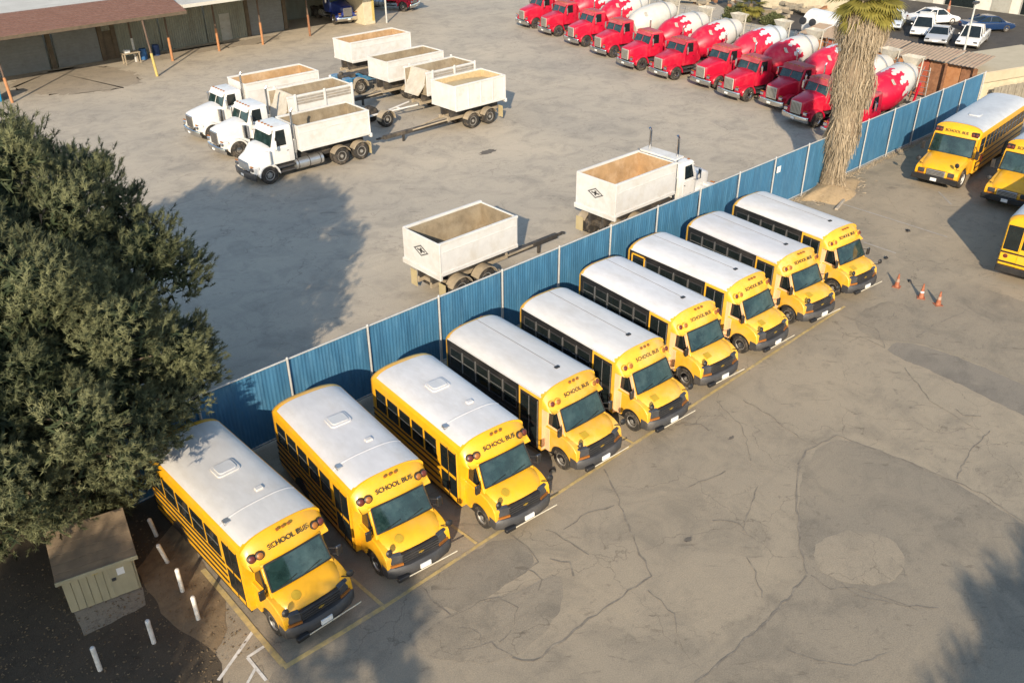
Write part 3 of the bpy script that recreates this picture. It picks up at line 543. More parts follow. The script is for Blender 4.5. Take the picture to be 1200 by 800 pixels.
# ------------------------------------------------------------------ full-size school buses
def make_big_bus():
    hw = 1.2; ze, zp = 2.70, 3.02; L = 10.4; fy = 1.95; zb = .50; t = thing('school_bus', 'x', 'bus'); Y = yellow
    xs = [-1,-.985,-.94,-.86,-.72,-.5,-.25,0,.25,.5,.72,.86,.94,.985,1]
    def sec(y, k=1.0, dz=0.0, z0=zb): return [(-hw*k,y,z0)]+[(x*hw*k,y,roof_z(x*hw,hw*1.0001,ze,zp)-dz) for x in xs]+[(hw*k,y,z0)]
    part('body', MB().loft([sec(fy+.45), sec(L-.25), sec(L-.08,.985,.03), sec(L,.94,.1)]), Y, t, 0, 40)
    xr = [i/12*.985 for i in range(-12,13)]
    roof = part('roof', MB().loft([[(x*hw,y,roof_z(x*hw,hw,ze,zp)+.012) for x in xr] for y in (fy+.55,4,6.5,9,L-.22)], caps=False, closed=False), roof_grey, t, 0, 50)
    part('roof_hatch', MB().prism(rounded_panel(.62,.62,.1),'z',zp,zp+.07), roof_grey, roof, .015, loc=(0,4.6,0))
    # windshield slope and cap
    zl = 2.42
    secs = []
    for y, k, sx in ((fy+.5,1.0,1.0),(fy+.30,.86,.99),(fy+.16,.55,.975),(fy+.09,.2,.965),(fy+.08,0,.96)):
        secs.append([(-hw*sx,y,zl-.04)]+[(x*hw*sx,y+.12*abs(x)**2.5,zl+(roof_z(x*hw,hw*1.0001,ze,zp)+.003-zl)*k) for x in xs]+[(hw*sx,y,zl-.04)])
    cap = part('front_cap', MB().loft(secs), Y, t, 0, 60)
    up = Vector((0,.16,.42)).normalized(); nrm = Vector((0,-up.z,up.y))
    tx = part('lettering', text_mesh('SCHOOL BUS', .20, lettering, .003, xs=1.0), None, cap); lay(tx, Vector((0,fy+.13,zl+.24))+nrm*.03, (1,0,0), up)
    for s in (-1,1):
        hb = part('warning_lamp_panel', MB().box(s*.94-.19,s*.94+.19,fy+.13,fy+.30,zl+.10,zl+.34), black, cap, .02)
        for k, o in ((0,.10),(1,-.09)): part('warning_lamp', MB().lathe([(.08,0),(.08,.02),(.03,.035)],(s*(.94+o),fy+.13,zl+.22),(0,-1,.15),12), red_lens, cap)
    part('cab', MB().loft([[(-hw,1.80,1.35),(hw,1.80,1.35),(hw,fy+.5,1.35),(-hw,fy+.5,1.35)],[(-hw*.965,fy+.10,zl),(hw*.965,fy+.10,zl),(hw*.97,fy+.5,zl),(-hw*.97,fy+.5,zl)]]), Y, t, .01)
    a = Vector((0,1.80,1.50)); b_ = Vector((0,fy+.09,zl-.03)); uu = (b_-a).normalized(); nv = Vector((0,-uu.z,uu.y))
    def wsp(x,k,off): p = a.lerp(b_,k)+nv*off; return (x,p.y,p.z)
    w = part('windshield', MB().loft([[wsp(x*(1.1-.05*k),k,.02+.07*(1-x*x)) for x in (-1,-.8,-.4,0,.4,.8,1)] for k in (0,.5,1)], caps=False, closed=False), shield, t, 0, 70)
    rp = [wsp(-1.11,0,.03),wsp(-.5,0,.08),wsp(0,0,.1),wsp(.5,0,.08),wsp(1.11,0,.03),wsp(1.06,1,.03),wsp(.5,1,.08),wsp(0,1,.1),wsp(-.5,1,.08),wsp(-1.06,1,.03)]
    part('windshield_gasket', MB().tube(rp+[rp[0]],.025,6), black, w)
    wy, r = 1.15, .5
    arch = [(wy+.60*math.cos(R(q)), .5+.60*math.sin(R(q))) for q in range(-8,189,14)]
    poly = [(fy+.5,.5),(fy+.5,1.40),(1.8,1.45),(.7,1.22),(.28,1.08),(.15,.9),(.15,.58),(.3,.52)]+[p for p in reversed(arch) if p[1] > .5]
    part('fender', MB().prism(poly,'x',-1.12,1.12), Y, t, .05, seg=2); part('wheel_well', MB().box(-1.05,1.05,.45,2.0,.45,1.15), black, t)
    rows = [(1.85,1.52,1.02),(1.3,1.46,1.0),(.7,1.33,.96),(.25,1.17,.88),(.12,1.02,.84)]
    part('hood', MB().loft([[(x*w_,y+.10*abs(x)**3,z+.03*(1-x*x)-(.09 if abs(x) == 1 else 0)) for x in (-1,-.9,-.65,-.3,0,.3,.65,.9,1)] for y, z, w_ in rows], caps=False, closed=False), Y, t, 0, 60)
    part('grille', MB().box(-.48,.48,.06,.2,.70,1.02), silver, t, .02); gs = MB()
    for z in (.75,.82,.89,.96): gs.box(-.44,.44,.05,.07,z-.018,z+.018)
    part('grille_slots', gs, charcoal, t)
    for s in (-1,1):
        part('headlight', MB().box(s*.78-.17,s*.78+.17,.10,.2,.78,1.0), headlamp, t, .03); part('turn_signal', MB().box(s*.78-.17,s*.78+.17,.11,.2,.69,.77), amber, t, .01)
        mi = part('side_mirror', MB().box(s*1.42-.1,s*1.42+.1,1.5,1.58,1.55,2.0), black, t, .03); part('mirror_arm', MB().tube([(s*1.15,1.95,2.1),(s*1.40,1.55,1.98)],.017), black, mi); part('mirror_arm', MB().tube([(s*1.15,1.85,1.5),(s*1.40,1.55,1.58)],.017), black, mi)
        cv = part('crossview_mirror', MB().lathe([(.01,-.06),(.1,-.04),(.13,0),(.1,.03),(.02,.05)],(s*1.0,.02,1.52),(s*.2,1,-.1),14), black, t); part('mirror_stalk', MB().tube([(s*.9,.35,1.18),(s*1.0,.08,1.36),(s*1.0,.03,1.5)],.016), black, cv)
        n = 11; y0, y1 = fy+1.35, L-.35; p = (y1-y0)/n
        for i in range(n): side_window(t, s, hw, y0+i*p+.05, y0+(i+1)*p-.05, 1.68, 2.42, True)
        side_window(t, s, hw, fy+.55, fy+1.2, 1.55, 2.4, True)
        for z in (.78,1.08,1.42): part('rub_rail', MB().box(min(s*(hw-.01),s*(hw+.022)),max(s*(hw-.01),s*(hw+.022)),fy+.55,L-.1,z-.035,z+.035), black, t, .01)
        part('wheel_arch', MB().prism([(L-2.7+.58*math.cos(R(q)), .5+.58*math.sin(R(q))) for q in range(0,181,15)],'x',min(s*(hw-.02),s*(hw+.026)),max(s*(hw-.02),s*(hw+.026))), black, t)
        wheel(t, s*1.0, wy, .5, .28, s, roof_white); wheel(t, s*1.06, L-2.7, .5, .26, s, roof_white, True)
        part('tail_lamp', MB().lathe([(.1,0),(.1,.03),(.03,.045)],(s*.92,L-.03,1.12),(0,1,0),12), red_lens, t)
        part('rear_side_window', MB().box(min(s*.5,s*1.02),max(s*.48,s*1.10),L-.06,L+.012,1.42,2.52), glass, t)
        part('rear_warning_lamp', MB().lathe([(.1,0),(.1,.03),(.03,.04)],(s*.9,L-.05,2.62),(0,1,.1),12), red_lens, t)
    part('stop_sign', MB().prism([(.22*math.cos(R(22.5+45*k)), .22*math.sin(R(22.5+45*k))) for k in range(8)],'x',0,.02), red_lens, t, loc=(hw+.03,fy+1.2,1.2))
    part('bumper', MB().box(-1.18,1.18,-.05,.16,.42,.70), black, t, .03); part('license_plate', MB().box(-.16,.16,-.075,-.05,.48,.64), plate, t)
    part('emergency_door', MB().box(-.46,.46,L-.02,L+.02,.7,2.5), Y, t, .01); part('rear_window', MB().box(-.40,.40,L,L+.03,1.55,2.45), glass, t)
    for z in (.86,1.30): part('rear_rub_rail', MB().box(-1.14,1.14,L-.05,L+.028,z-.035,z+.035), black, t)
    part('rear_bumper', MB().box(-1.16,1.16,L-.05,L+.18,.45,.72), black, t, .03); part('chassis', MB().box(-.5,.5,.5,L-.2,.4,.62), frame_black, t)
    return t
bb = make_big_bus(); bb['group'] = 'full-size school buses beyond the cones'
def at_nose(o, x, y, ang, label):           # ang: direction the nose points to
    return place(o, x, y, R(ang+90), label)
at_nose(bb, 36.5, -4.30, 184.5, 'full-size yellow school bus parked against the shaded end of the blue fence')
at_nose(copy_tree(bb), 36.15, -8.15, 183, 'full-size yellow school bus beside the one at the fence, facing the row')
ang = 6; c_ = copy_tree(bb); at_nose(c_, 28.25+10.4*math.cos(R(ang)), -12.15+10.4*math.sin(R(ang)), ang, 'full-size yellow school bus turned away, showing its rear windows and rails')

# ------------------------------------------------------------------ dump trucks and transfer trailers
def dump_body(t, y0, y1, hw, z0, z1, lining, style='box', shield_=False, emblem_side=None):
    for s in (-1,1): part('body_sill', MB().box(s*.42-.07,s*.42+.07,y0+.1,y1-.05,.86,z0), frame_black, t)
    """open steel body: floor, four walls with thickness, top rails, ribs"""
    th = .06; w = MB()
    part('floor_plate', MB().box(-hw+.02,hw-.02,y0+.02,y1-.02,z0,z0+.08), lining, t)
    nt_ = .16 if style != 'stake' else .5     # inward slope of the lining at the bottom
    for s in (-1,1):
        part('side_wall', MB().loft([[(s*hw,y,z0),(s*(hw+.0),y,z1),(s*(hw-th),y,z1),(s*(hw-th),y,z0+.05)] for y in (y0,y1)]), white_bed, t, .008)
        part('side_lining', MB().loft([[(s*(hw-th-.002),y,z0+.06),(s*(hw-th-.002),y,z1-.05),(s*(hw-th-.02),y,z1-.05),(s*(hw-th-nt_),y,z0+.08)] for y in (y0+.04,y1-.04)]), lining, t)
        part('top_rail', MB().box(min(s*(hw-.09),s*(hw+.035)),max(s*(hw-.09),s*(hw+.035)),y0-.02,y1+.02,z1-.07,z1+.035), white_bed, t, .012)
        part('lower_rail', MB().box(min(s*(hw-.02),s*(hw+.05)),max(s*(hw-.02),s*(hw+.05)),y0,y1,z0-.02,z0+.14), white_bed, t, .012)
        if style == 'rib':
            for k in range(5): y = y0+.06+k*(y1-y0-.12)/4; part('wall_rib', MB().box(min(s*hw,s*(hw+.045)),max(s*hw,s*(hw+.045)),y-.05,y+.05,z0+.1,z1-.05), white_bed, t, .01)
        if style == 'box':
            part('wall_swage', MB().box(min(s*hw,s*(hw+.018)),max(s*hw,s*(hw+.018)),y0+.1,y1-.1,z0+(z1-z0)*.70,z0+(z1-z0)*.73), white_bed, t)
        if style == 'stake':
            for k in range(3): zz = z1-.16-k*.16; part('side_board', MB().box(min(s*hw,s*(hw+.03)),max(s*hw,s*(hw+.03)),y0+.55,y1-.1,zz-.06,zz+.06), mat('weathered_side_board',(.30,.27,.235),.85,var=.3,dirt=DUST,dirt_amt=.4), t)
            for y in (y0+.5,(y0+y1)/2+.25,y1-.08): part('stake_post', MB().box(min(s*(hw+.02),s*(hw+.09)),max(s*(hw+.02),s*(hw+.09)),y-.07,y+.07,z0,z1+.14), white_bed, t, .012)
    if style == 'stake':
        part('front_wall', MB().loft([[(-hw,y0+.55,z1),(hw,y0+.55,z1),(hw,y0+.61,z1),(-hw,y0+.61,z1)],[(-hw*.62,y0-.45,z0),(hw*.62,y0-.45,z0),(hw*.62,y0-.39,z0),(-hw*.62,y0-.39,z0)]]), mat('dusty_hopper_plate',(.46,.42,.35),.75,var=.2,dirt=DUST,dirt_amt=.5), t)
    else: part('front_wall', MB().box(-hw+th,hw-th,y0,y0+th,z0,z1), white_bed, t, .008); part('front_lining', MB().box(-hw+th+.03,hw-th-.03,y0+th+.002,y0+th+.02,z0+.08,z1-.05), lining, t)
    rs = MB(); nx_, ny_ = 8, 16; rr2 = random.Random(int(y0*100+z1*10)); hgt = {}
    for j in range(ny_+1):
        for i in range(nx_+1):
            u, w_ = i/nx_*2-1, j/ny_; hgt[i,j] = z0+.09+.16*abs(u)**2.5+.14*abs(2*w_-1)**4+rr2.uniform(0,.07)+.05*math.sin(w_*9+u*3)
    rs.add([((i/nx_*2-1)*(hw-th-.04), y0+.09+(j/ny_)*(y1-y0-.16), hgt[i,j]) for j in range(ny_+1) for i in range(nx_+1)], [(j*(nx_+1)+i,j*(nx_+1)+i+1,(j+1)*(nx_+1)+i+1,(j+1)*(nx_+1)+i) for j in range(ny_) for i in range(nx_)])
    if style != 'rib': part('soil_residue', rs, lining, t, 0, 70)
    part('tailgate', MB().box(-hw-.03,hw+.03,y1-.01,y1+.06,z0-.05,z1+.02), white_bed, t, .015); part('tailgate_lining', MB().box(-hw+th+.03,hw-th-.03,y1-.035,y1-.012,z0+.08,z1-.05), lining, t)
    part('tail_sill', MB().box(-hw-.08,hw+.08,y1-.02,y1+.12,z0-.18,z0+.06), white_bed, t, .02)
    if shield_:
        part('cab_guard', MB().prism([(y0+.02,z1+.03),(y0+.02,z1+.12),(y0-.62,z1+.16),(y0-.65,z1+.08)],'x',-hw*.92,hw*.92), white_bed, t, .015)
    if emblem_side:
        em = MB(); d = [(-.50,0),(0,.25),(.50,0),(0,-.25)]; di = [(-.38,0),(0,.19),(.38,0),(0,-.19)]
        for k in range(4): a, b_, c, d_ = d[k], d[(k+1)%4], di[(k+1)%4], di[k]; em.add([(p[0],y,p[1]) for y in (y1+.06,y1+.068) for p in (a,b_,c,d_)], [(0,1,2,3),(7,6,5,4),(0,4,5,1),(2,6,7,3)])
        em.box(-.25,.25,y1+.06,y1+.068,-.035,.035); em.box(-.06,.06,y1+.06,y1+.068,-.12,.12)
        part('emblem', em, mat('grey_emblem_paint',(.10,.10,.10),.6), t, loc=(0,0,z0+(z1-z0)*.55))
def chassis(t, y0, y1, z=.72, m_=None):
    for s in (-1,1): part('frame_rail', MB().box(s*.42-.05,s*.42+.05,y0,y1,z-.14,z+.12), m_ or frame_black, t, .01)
    c = MB()
    for k in range(5): y = y0+.3+k*(y1-y0-.6)/4; c.box(-.40,.40,y-.05,y+.05,z-.08,z+.08)
    part('cross_members', c, m_ or frame_black, t)
def axle(t, y, r=.5, hw=1.02, rim=None, dual=True, w=.26):
    part('axle', MB().cyl((-hw,y,r),(hw,y,r),.09,n=10).lathe([(.05,-.22),(.2,-.1),(.22,0),(.2,.1),(.05,.22)],(0,y,r),(1,0,0),12), frame_black, t)
    for s in (-1,1): wheel(t, s*hw, y, r, w, s, rim or rim_grey, dual)
def truck_front(t, paint, style='long', roofp=None, hoodL=1.75, grille_m=None, fender_m=None, tank=1.15):
    """conventional cab; style long = square nose with pods, slope = sloped aero hood. returns cab back y"""
    hx = .62 if style == 'long' else .78; y0 = .16; yc = y0+hoodL; cb = yc+1.35; zh0, zh1 = (1.66,2.0) if style == 'long' else (1.36,2.02); zw = zh1-.08
    rows = [(y0,zh0-.10,hx*.86,.95),(y0+.06,zh0,hx*.94,.86),(y0+.45,zh0+(zh1-zh0)*.35,hx,.78),(yc-.4,zh1-.05,hx*1.12+.06,.74),(yc+.05,zh1,hx*1.2+.10,.72)]
    hood = MB().loft([[(-w,y,zb_),(-w,y,z-.14),(-w*.93,y,z-.04),(-w*.6,y,z),(0,y,z+.03),(w*.6,y,z),(w*.93,y,z-.04),(w,y,z-.14),(w,y,zb_)] for y, z, w, zb_ in rows])
    part('hood', hood, paint, t, .012, 40)
    gm = grille_m or chrome
    gr = part('grille', MB().box(-hx*.74,hx*.74,y0-.05,y0+.03,.80,zh0-.08), gm, t, .03); sl = MB()
    for k in range(7): x = -hx*.58+k*hx*1.16/6; sl.box(x-.018,x+.018,y0-.06,y0-.04,.86,zh0-.16)
    part('grille_bars', sl, charcoal if style == 'long' else silver, gr)
    r = .5; wy = y0+.92
    for s in (-1,1):
        f = MB(); prof = [(wy+.66*math.cos(R(q)), .47+.66*math.sin(R(q))) for q in range(-5,186,16)]; inn = [(wy+.56*math.cos(R(q)), .47+.56*math.sin(R(q))) for q in range(185,-6,-16)]
        x0, x1 = s*.66, s*1.13; n = len(prof)
        outer = [(p[0], max(p[1],.45)) for p in prof]; inner = [(p[0], max(p[1],.44)) for p in inn]
        f.prism(outer+inner,'x',min(x0,x1),max(x0,x1)); part('fender', f, fender_m or paint, t, .02)
        part('fender_skirt', MB().box(min(s*.55,s*.98),max(s*.55,s*.98),y0+.02,y0+.42,.62,1.06), fender_m or paint, t, .05)
        part('headlight', MB().box(s*.86-.15,s*.86+.15,y0-.06,y0+.06,.86,1.04), headlamp if style != 'long' else chrome, t, .03)
        part('turn_signal', MB().box(s*.86-.12,s*.86+.12,y0-.05,y0+.05,1.09,1.15), amber, t, .01)
    part('bumper', MB().loft([[(x*1.16,y0-.16+.16*abs(x)**3,.40),(x*1.16,y0-.18+.16*abs(x)**3,.74),(x*1.16,y0-.04+.12*abs(x)**3,.76),(x*1.16,y0-.02+.12*abs(x)**3,.38)] for x in (-1,-.8,-.4,0,.4,.8,1)]), chrome if style == 'long' else charcoal, t, .01, 45)
    part('license_plate', MB().box(-.15,.15,y0-.20,y0-.18,.50,.62), plate, t)
    # cab shell
    cw = 1.02; zr = 2.80 if style == 'long' else 3.0
    cab = MB().loft([[(-cw,yc-.02,.98),(cw,yc-.02,.98),(cw,cb,.98),(-cw,cb,.98)],[(-cw,yc-.02,zw-.04),(cw,yc-.02,zw-.04),(cw,cb,zw-.04),(-cw,cb,zw-.04)],[(-cw*.94,yc+.30,zr-.12),(cw*.94,yc+.30,zr-.12),(cw*.95,cb,zr-.12),(-cw*.95,cb,zr-.12)]]); part('cab', cab, paint, t, .03, seg=2)
    part('cab_roof', MB().loft([[(-cw*.96,yc+.20,zr-.13),(cw*.96,yc+.20,zr-.13),(cw*.97,cb+.02,zr-.13),(-cw*.97,cb+.02,zr-.13)],[(-cw*.90,yc+.30,zr-.02),(cw*.90,yc+.30,zr-.02),(cw*.9,cb-.04,zr),(-cw*.9,cb-.04,zr)]]), roofp or paint, t, .03, seg=2)
    mk = MB()
    for x in (-.7,-.35,0,.35,.7): mk.box(x-.05,x+.05,yc+.30,yc+.40,zr-.03,zr+.03)
    part('cab_marker_lamps', mk, amber, t)
    def ws(x,k,o): return (x*(.93-.05*k), yc-.02+.32*k-o*.9, zw+(zr-.14-zw)*k+o*.35)
    w = MB()
    w.loft([[ws(x,k,.012+.03*(1-x*x)) for x in (-1,-.5,0,.5,1)] for k in (.04,.5,.93)], caps=False, closed=False); wd = part('windshield', w, shield, t, 0, 60)
    p = [ws(-1.02,.02,.015),ws(0,.02,.05),ws(1.02,.02,.015),ws(1.02,.96,.015),ws(0,.96,.05),ws(-1.02,.96,.015)]; part('windshield_gasket', MB().tube(p+[p[0]],.02,5), black, wd)
    part('sun_visor', MB().loft([[ws(x,.80,.02),ws(x,.98,.04),ws(x,.99,.07),ws(x,.70,.17)] for x in (-1,-.5,0,.5,1)]), roofp or paint, t, .006)
    if style == 'long': part('windshield_post', MB().tube([ws(0,.02,.05),ws(0,.96,.05)],.02,5), paint, wd)
    for s in (-1,1):
        def cs(y,z): k = max(0,(z-zw+.04)/(zr-zw-.08)); return (s*(cw-.06*k+.008),y,z)
        pts = [cs(yc+.22,zw+.02),cs(cb-.42,zw+.02),cs(cb-.42,zr-.20),cs(yc+.40,zr-.20)]
        part('door_window', MB().add(pts+[(q[0]-s*.03,q[1],q[2]) for q in pts],[(0,1,2,3),(7,6,5,4),(0,4,5,1),(1,5,6,2),(2,6,7,3),(3,7,4,0)]), glass, t)
        dr = part('cab_door', MB().box(min(s*(cw-.01),s*(cw+.014)),max(s*(cw-.01),s*(cw+.014)),yc+.12,cb-.30,1.02,zw-.07), paint, t, .012); part('handle', MB().box(min(s*cw,s*(cw+.04)),max(s*cw,s*(cw+.04)),cb-.45,cb-.34,1.62,1.66), chrome, dr)
        mi = part('side_mirror', MB().box(s*1.30-.09,s*1.30+.09,yc+.10,yc+.18,1.9,2.4), chrome if style == 'long' else paint, t, .03); part('mirror_arm', MB().tube([(s*.97,yc+.30,2.48),(s*1.30,yc+.14,2.44),(s*1.30,yc+.14,1.85),(s*1.02,yc+.25,1.80)],.014), chrome, mi)
        part('step', MB().box(min(s*.62,s*1.12),max(s*.62,s*1.12),yc+.15,cb-.05,.50,.56).box(min(s*.62,s*1.10),max(s*.62,s*1.10),yc+.15,cb-.05,.78,.84), charcoal, t, .01)
        wheel(t, s*.98, wy, r, .29, s, chrome if style == 'long' else rim_grey)
        part('fuel_tank', MB().lathe([(.02,-.02),(.3,0),(.3,tank),(.02,tank+.02)],(s*.80,cb+.02,.66),(0,1,0),18), silver, t); [part('tank_strap', MB().lathe([(.315,0),(.315,.05)],(s*.80,cb+.15+q*(tank-.35)/2,.66),(0,1,0),18), charcoal, t) for q in range(3)]
    part('front_axle', MB().box(-.95,.95,wy-.06,wy+.06,.42,.54), frame_black, t)
    return cb
def stack(t, x, y, z0, z1, m_=None):
    o = part('exhaust_stack', MB().cyl((x,y,z0),(x,y,z1),.065,n=12).tube([(x,y,z1),(x,y+.10,z1+.14)],.06,10), m_ or chrome, t); part('heat_shield', MB().cyl((x,y,z0+.35),(x,y,z0+1.1),.10,n=12), silver, o); return o
def make_dump_truck(style, bed, lining, bed_z=(1.25,2.95), hoodL=1.75, guard=False, emblem=False, bed_gap=.18, bed_len=4.7, stacks=1):
    t = thing('dump_truck', 'x', 'dump truck'); cb = truck_front(t, steel_white, style, None, hoodL, chrome if style == 'long' else mat('blue_grey_grille',(.16,.19,.24),.4,.4), None, 1.75 if style == 'slope' else 1.15)
    y0 = cb+bed_gap+.35; y1 = y0+bed_len; chassis(t, .5, y1-.1, .80)
    dump_body(t, y0, y1, 1.22, bed_z[0], bed_z[1], lining, bed, guard, emblem)
    for k, y in enumerate((y1-1.95, y1-.60)):
        axle(t, y, .52, .98)
        for s in (-1,1): part('mud_guard', MB().prism([(y+.62*math.cos(R(q)), .52+.62*math.sin(R(q))) for q in range(25,156,13)]+[(y+.58*math.cos(R(q)), .52+.58*math.sin(R(q))) for q in range(155,24,-13)],'x',min(s*.72,s*1.20),max(s*.72,s*1.20)), dust_metal, t)
    for s in (-1,1): part('mud_flap', MB().box(min(s*.75,s*1.2),max(s*.75,s*1.2),y1+.02,y1+.035,.25,.95), mat('tan_mud_flap',(.40,.33,.18),.8,dirt=DUST,dirt_amt=.5), t)
    sz = 4.15 if stacks == 2 else 3.65; stack(t, .86, cb+.16, 1.0, sz)
    if stacks == 2: stack(t, -.86, cb+.16, 1.0, sz)
    part('air_cleaner', MB().cyl((1.12,cb-1.65,1.15),(1.12,cb-1.65,1.85),.15,n=14), chrome if style == 'long' else steel_white, t)
    part('hoist', MB().cyl((0,y0+.12,.9),(0,y0+.12,bed_z[0]),.12), frame_black, t)
    return t, y1
d1, y1_ = make_dump_truck('slope','box',bed_inside,(1.45,2.85),1.25,bed_gap=-.05,bed_len=4.6)
at_nose(d1, 9.85, 22.15, 179, 'white dump truck with sloped aero hood and dark glass, in front of two others')
d2, _ = make_dump_truck('long','stake',bed_inside,(1.4,2.95),1.75,bed_gap=.95,bed_len=4.6)
at_nose(d2, 10.7, 27.3, 179, 'white long-nosed dump truck with slanted hopper and board sides, between two others')
d3, _ = make_dump_truck('long','box',bed_inside_orange,(1.5,3.08),1.85,bed_gap=-.1,bed_len=5.2)
at_nose(d3, 11.1, 31.4, 179, 'white long-nosed dump truck with sandy box body, closest to the repair shed')
d4, y4 = make_dump_truck('long','box',bed_inside_orange,(1.55,3.12),1.7,True,True,.25,4.35,2)
at_nose(d4, 18.35+y4, 3.62, 0, 'white dump truck with clay-stained body and cab guard, just behind the blue fence')
def make_trailer(lining, style, L=4.2, top=2.95, bed_z=1.15, emblem=False, tongue=2.4, wheels_y=(1.55,2.95), front_dolly=False, fl=white_bed):
    t = thing('transfer_trailer', 'x', 'trailer'); chassis(t, -.1, L, .80, dust_metal); dump_body(t, 0, L, 1.2, bed_z, top, lining, style, False, emblem)
    for y in wheels_y:
        axle(t, y, .5, .98)
        for s in (-1,1): part('mud_guard', MB().prism([(y+.60*math.cos(R(q)), .5+.60*math.sin(R(q))) for q in range(20,161,14)]+[(y+.56*math.cos(R(q)), .5+.56*math.sin(R(q))) for q in range(160,19,-14)],'x',min(s*.72,s*1.19),max(s*.72,s*1.19)), dust_metal, t)
    for s in (-1,1): part('mud_flap', MB().box(min(s*.75,s*1.18),max(s*.75,s*1.18),L-.2,L-.185,.25,1.0), MATS['tan_mud_flap'], t)
    if tongue:
        part('tongue', MB().box(-.10,.10,-tongue,.2,.42,.66).box(-.06,.06,-tongue-.35,-tongue,.48,.60), frame_black, t, .012); part('tow_eye', MB().lathe([(.12,-.03),(.12,.03),(.05,.03),(.05,-.03)],(0,-tongue-.42,.54),(0,0,1),12), frame_black, t)
        part('tongue_brace', MB().tube([(-.42,.1,.75),(-.08,-tongue*.55,.56)],.05).tube([(.42,.1,.75),(.08,-tongue*.55,.56)],.05), dust_metal, t); part('landing_leg', MB().box(-.06,.06,-tongue*.7,-tongue*.7+.12,0,.5), frame_black, t)
    return t
tr = make_trailer(bed_inside, 'box', 4.2, 2.9, 1.5, True, 3.6, (1.7,3.1)); tr['group'] = 'white transfer trailers'
at_nose(tr, 13.0, 4.45, 0, 'lone white transfer trailer with diamond emblem, behind the blue fence')
t1 = make_trailer(mat('tan_sand_load',(.47,.36,.20),.95,var=.2,scale=5,bump=.4,bump_scale=18), 'rib', 4.2, 2.98, 1.42, False, 4.8, (1.5,2.95)); t1['group'] = 'white transfer trailers'
part('sand_load', MB().loft([[(-1.05,y,1.55),(-1.08,y,z),(0,y,z+.12),(1.08,y,z),(1.05,y,1.55)] for y, z in ((.1,2.52),(1.2,2.62),(2.6,2.6),(4.08,2.5))]), MATS['tan_sand_load'], t1, 0, 60)
at_nose(t1, 24.05, 22.05, 180, 'white ribbed transfer trailer filled with sand, long tongue reaching to the dump truck')
t2 = make_trailer(bed_inside, 'stake', 4.3, 2.9, 1.4, False, 0, (1.9,3.3)); t2['group'] = 'white transfer trailers'
part('dolly_frame', MB().tube([(-.5,-.3,.75),(0,-3.0,.62)],.06).tube([(.5,-.3,.75),(0,-3.0,.62)],.06).tube([(0,-3,.62),(0,-4.2,.6)],.07).tube([(-.28,-1.6,.7),(.28,-1.6,.7)],.05), white_bed, t2)
for s in (-1,1):
    wheel(t2, s*.98, -3.3, .5, .26, s, rim_grey, True)
part('dolly_axle', MB().cyl((-.98,-3.3,.5),(.98,-3.3,.5),.09), frame_black, t2); part('dolly_fender', MB().prism([(-3.3+.62*math.cos(R(q)), .5+.62*math.sin(R(q))) for q in range(0,181,15)]+[(-3.3+.57*math.cos(R(q)), .5+.57*math.sin(R(q))) for q in range(180,-1,-15)],'x',.72,1.2), dust_metal, t2)
at_nose(t2, 25.0, 26.2, 181, 'transfer trailer with slanted hopper front, board sides and white drawbar')
t3 = make_trailer(bed_inside, 'box', 4.9, 2.92, 1.55, False, 2.2, (1.9,3.3)); t3['group'] = 'white transfer trailers'
at_nose(t3, 24.9, 30.4, 180, 'white box transfer trailer between the hopper trailer and the blue chassis')
t4 = make_trailer(bed_inside_orange, 'box', 5.5, 2.95, 1.5, False, 0, (2.4,3.8)); t4['group'] = 'white transfer trailers'
at_nose(t4, 26.3, 37.0, 180, 'white box transfer trailer farthest from the fence, standing behind the blue chassis')
bt = thing('truck_chassis', 'bright blue bare truck chassis with fenders between the white trailers', 'chassis'); blue_p = mat('blue_chassis_paint',(.03,.17,.33),.5,var=.15,dirt=DUST,dirt_amt=.35)
for s in (-1,1):
    part('frame_rail', MB().box(s*.42-.09,s*.42+.09,0,5.6,.70,1.08), blue_p, bt, .01); wheel(bt, s*1.0, 1.1, .5, .28, s); wheel(bt, s*1.0, 4.7, .5, .26, s, None, True)
    part('fender', MB().prism([(1.1+.66*math.cos(R(q)), .5+.66*math.sin(R(q))) for q in range(0,181,15)]+[(1.1+.60*math.cos(R(q)), .5+.60*math.sin(R(q))) for q in range(180,-1,-15)],'x',min(s*.75,s*1.2),max(s*.75,s*1.2)), dust_metal, bt)
    part('fender_panel', MB().box(min(s*.5,s*1.05),max(s*.5,s*1.05),-.1,.5,.6,1.25), blue_p, bt, .04)
part('engine_block', MB().box(-.38,.38,.1,1.2,.8,1.35).cyl((0,.2,1.35),(0,.2,1.55),.15), frame_black, bt, .03); part('front_bumper', MB().box(-1.1,1.1,-.32,-.12,.5,.8), blue_p, bt, .02); part('deck_plate', MB().box(-1.0,1.0,2.0,5.4,1.08,1.14), frame_black, bt)
part('axle', MB().cyl((-1,1.1,.5),(1,1.1,.5),.08).cyl((-1,4.7,.5),(1,4.7,.5),.09), frame_black, bt)
at_nose(bt, 23.9, 34.0, 180, None)

